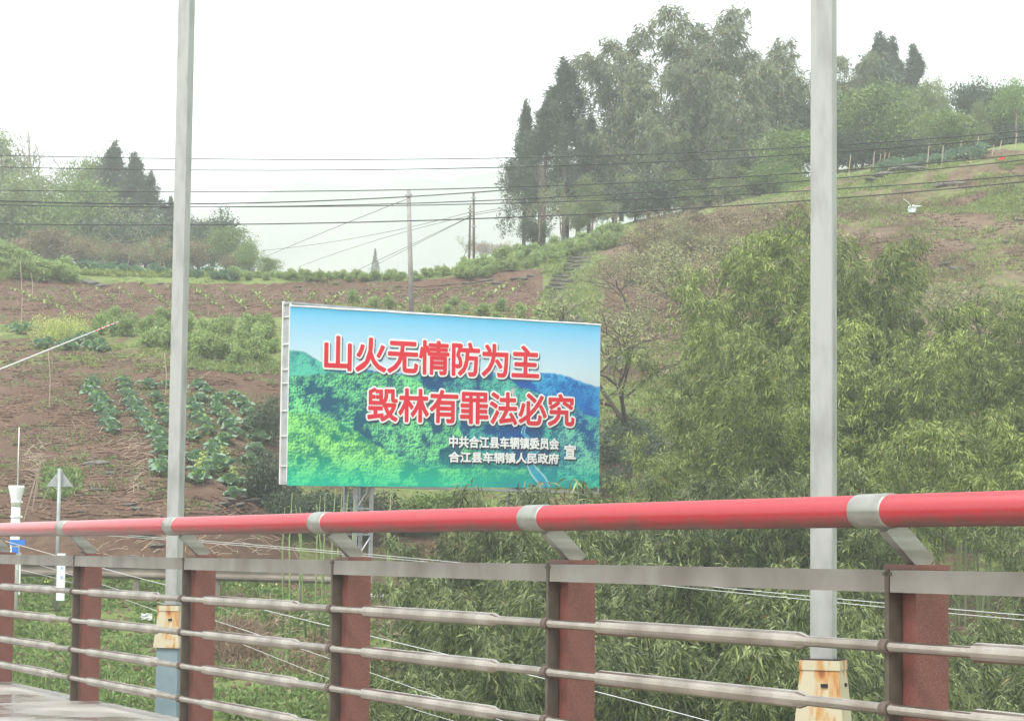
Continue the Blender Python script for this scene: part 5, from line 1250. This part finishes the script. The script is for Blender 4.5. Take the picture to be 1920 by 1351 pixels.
for k, ch in enumerate('面断测'):
    smalltext(ch, .065, (-.01, -.028, hB*.46+k*.17), mBC, o)
    smalltext('|' if k else '|', .06, (-.055, -.028, hB*.46+k*.17), mBC, o)
# white funnel-topped gauge with rod and blue bracket
P0 = W(26, 1090, 46); o = tag(empty('rain_gauge', tuple(P0)), 'white funnel-topped gauge with a thin rod and blue bracket at the left edge', 'gauge')
mWp = mat('white_plastic', (.74, .75, .74), rough=.45); mBl = mat('blue_plastic', (.03, .17, .55), rough=.5)
z = lambda py: W(26, py, 46)[2]-P0[2]
MB().tube([(0, 0, -.6), (0, 0, z(950))], .088, 20).build('tube', mWp, o, smooth=True)
MB().tube([(0, 0, z(950)), (0, 0, z(938)), (0, 0, z(915)), (0, 0, z(910))], [.09, .095, .15, .15], 20).build('funnel', mWp, o, smooth=True)
for zz in (z(938+2), z(968)):
    MB().tube([(0, 0, zz-.015), (0, 0, zz+.015)], .105, 20).build('hoop', mWp, o); MB().box((.115, 0, zz), (.03, .03, .04)).build('hoop_bolt', mWp, o)
MB().tube([(0.02, 0, z(912)), (.02, 0, z(800))], .012, 8).build('rod', mWhiteWire, o, smooth=True)
MB().box((.07, -.11, z(1016)), (.30, .06, .10)).box((.03, -.11, z(1028)-.03), (.12, .05, .12)).build('bracket', mBl, o)
P1 = W(38, 1040, 46); tag(MB().box(P1-np.array([0, 0, .35]), (.03, .03, .8)).build('marker_stake', mWp), 'short white stake beside the white gauge', 'stake')
# striped rod on the slope
a_, b_ = W(-40, 708, 60), W(222, 603, 74)
o = tag(MB().tube([a_, b_], .022, 8).build('striped_rod', mWhiteWire, smooth=True), 'long slanting white guy rod with red bands over the cabbage plot', 'rod')
for k in range(5):
    t = .80+k*.04; q0 = a_+(b_-a_)*t; q1 = a_+(b_-a_)*(t+.014); MB().tube([q0, q1], .0235, 8).build('red_band', mLR, o)
for k, (px, pt, pb, lab) in enumerate(((92, 655, 765, 'thin pale cane hanging below the striped rod'), (310, 660, 745, 'thin pale crooked cane left of the slim pole'), (489, 790, 818, 'short pale cane beside the last right cabbage row'), (40, 490, 610, 'tall thin pale stick on the left bank'), (60, 510, 560, 'short stick left on the bank beside the tall one'))):
    g = hit1(px, pb); t_ = W(px-2, pt, g[1]); mdp = (g+t_)/2+np.array([.05, 0, 0])
    tag(MB().tube([g-np.array([0, 0, .1]), mdp, t_], .013, 5).build('pale_cane', mStalk), lab, 'cane')
for k, (px, pt, pb) in enumerate(((60, 890, 960), (45, 905, 970), (52, 880, 945), (75, 905, 950), (68, 870, 930))):
    g = hit1(px, pb); t_ = W(px+random.uniform(5, 22), pt, g[1]-.3); tag(MB().tube([g, t_], .018, 5).build('leaning_cane', mStalk), 'dry cane leaning in the heap left of the triangular sign', 'cane', 'leaning canes by the triangular sign')
# stakes in the upper garden
for k, (px, pt, pb) in enumerate(((1638, 284, 318), (1650, 288, 310), (1658, 286, 308), (1666, 286, 306), (1593, 290, 330), (1740, 273, 315), (1752, 278, 292), (1767, 273, 313), (1801, 264, 290), (1833, 256, 288), (1862, 272, 290), (1876, 264, 282), (1905, 250, 278))):
    g = hit1(px-2, pb+3); t_ = W(px+2, pt, g[1]); tag(MB().tube([g, t_], .022, 5).build('garden_stake', mStalk), 'thin pale stake standing in the cabbage garden on the ridge', 'stake', 'stakes of the ridge garden')
# scraps
def scrap(px, py, w_, m, name, lab, cat, seed=0):
    rs = np.random.default_rng(seed); g = hit1(px, py); s = w_*g[1]/F; n = 5; V = []
    for i in range(n):
        for j in range(n): V.append(((i/(n-1)-.5)*s*(1+.4*rs.random()), .1*s*rs.normal(), (j/(n-1))*s*.8*(.7+.5*rs.random())+.06*s*rs.normal()+.05))
    f = [(i*n+j, (i+1)*n+j, (i+1)*n+j+1, i*n+j+1) for i in range(n-1) for j in range(n-1)]
    o = link(name, npmesh(name, np.array(V), np.array(f), m)); o.location = g+np.array([0, -.15, 0]); tag(o, lab, cat)
    return o
mBag = mat('plastic_pale', (.62, .74, .74), (.78, .82, .80), .4, 6); mRedC = mat('red_cloth', (.75, .05, .05), rough=.6); mCup = mat('white_tub', (.55, .57, .54), rough=.5)
o = scrap(1709, 403, 13, mBag, 'plastic_scrap', 'pale blue torn plastic scrap lying on the brown slope at the right', 'plastic scrap', 3)
MB().tube([(0, 0, .2), (-.15, 0, .45), (-.35, 0, .58)], .012, 5).build('loose_string', mBag, o)
MB().tube([(0, 0, .3), (.25, 0, .28), (.38, 0, .32)], [.05, .03, .01], 5).build('loose_strip', mBag, o)
scrap(1878, 304, 9, mRedC, 'red_rag', 'small red rag on the slope below the right end of the garden', 'rag', 5)
scrap(277, 1165, 17, mCup, 'white_tub', 'white plastic tub lying in the weeds left of the rusty base of the slim pole', 'tub', 7)
scrap(230, 1092, 13, mCup, 'paper_scrap', 'yellowish paper scrap on the low grass near the guard rail', 'paper', 8)
scrap(482, 668, 13, mStalk, 'stalk_bundle', 'small fan of cut stalks on the edge of the overgrown strip', 'stalk bundle', 9)
g = hit1(1162, 682); tag(MB().box(g+np.array([0, 0, .12]), (.22, .2, .24), taper=1.15).build('grey_bucket', mGal), 'small grey bucket on the grass right of the billboard', 'bucket')
tag(MB().box(hit1(700, 1122)+np.array([0, 0, .08]), (.45, .3, .06)).build('white_slab', mWp), 'small white slab at the foot of the lattice mast', 'slab')
# red notice half hidden in the bamboo
P0 = W(1265, 1012, 40.2); o = tag(empty('red_notice', tuple(P0)), 'small red notice half hidden in the front bamboo', 'notice'); MB().box((0, 0, 0), (.14, .02, .13)).build('panel', mLR, o); MB().box((0, -.013, -.015), (.10, .004, .05)).build('label_strip', mGal, o); 
# yellow blooms by the guard rail
G = np.concatenate([scatter([(60, 1055), (150, 1060), (150, 1115), (60, 1115)], 120), scatter([(430, 1095), (520, 1095), (520, 1115), (430, 1115)], 60)])
V, t = leaves(G+np.array([0, 0, .22])+R.normal(size=G.shape)*.05, nrm(R.normal(size=G.shape)), .05, .045, 0); tag(link('yellow_blooms', npmesh('yellow_blooms', V, np.arange(len(V)).reshape(-1, 4), mYellow, {'tint': np.full(len(V), .9)})), kind='stuff')
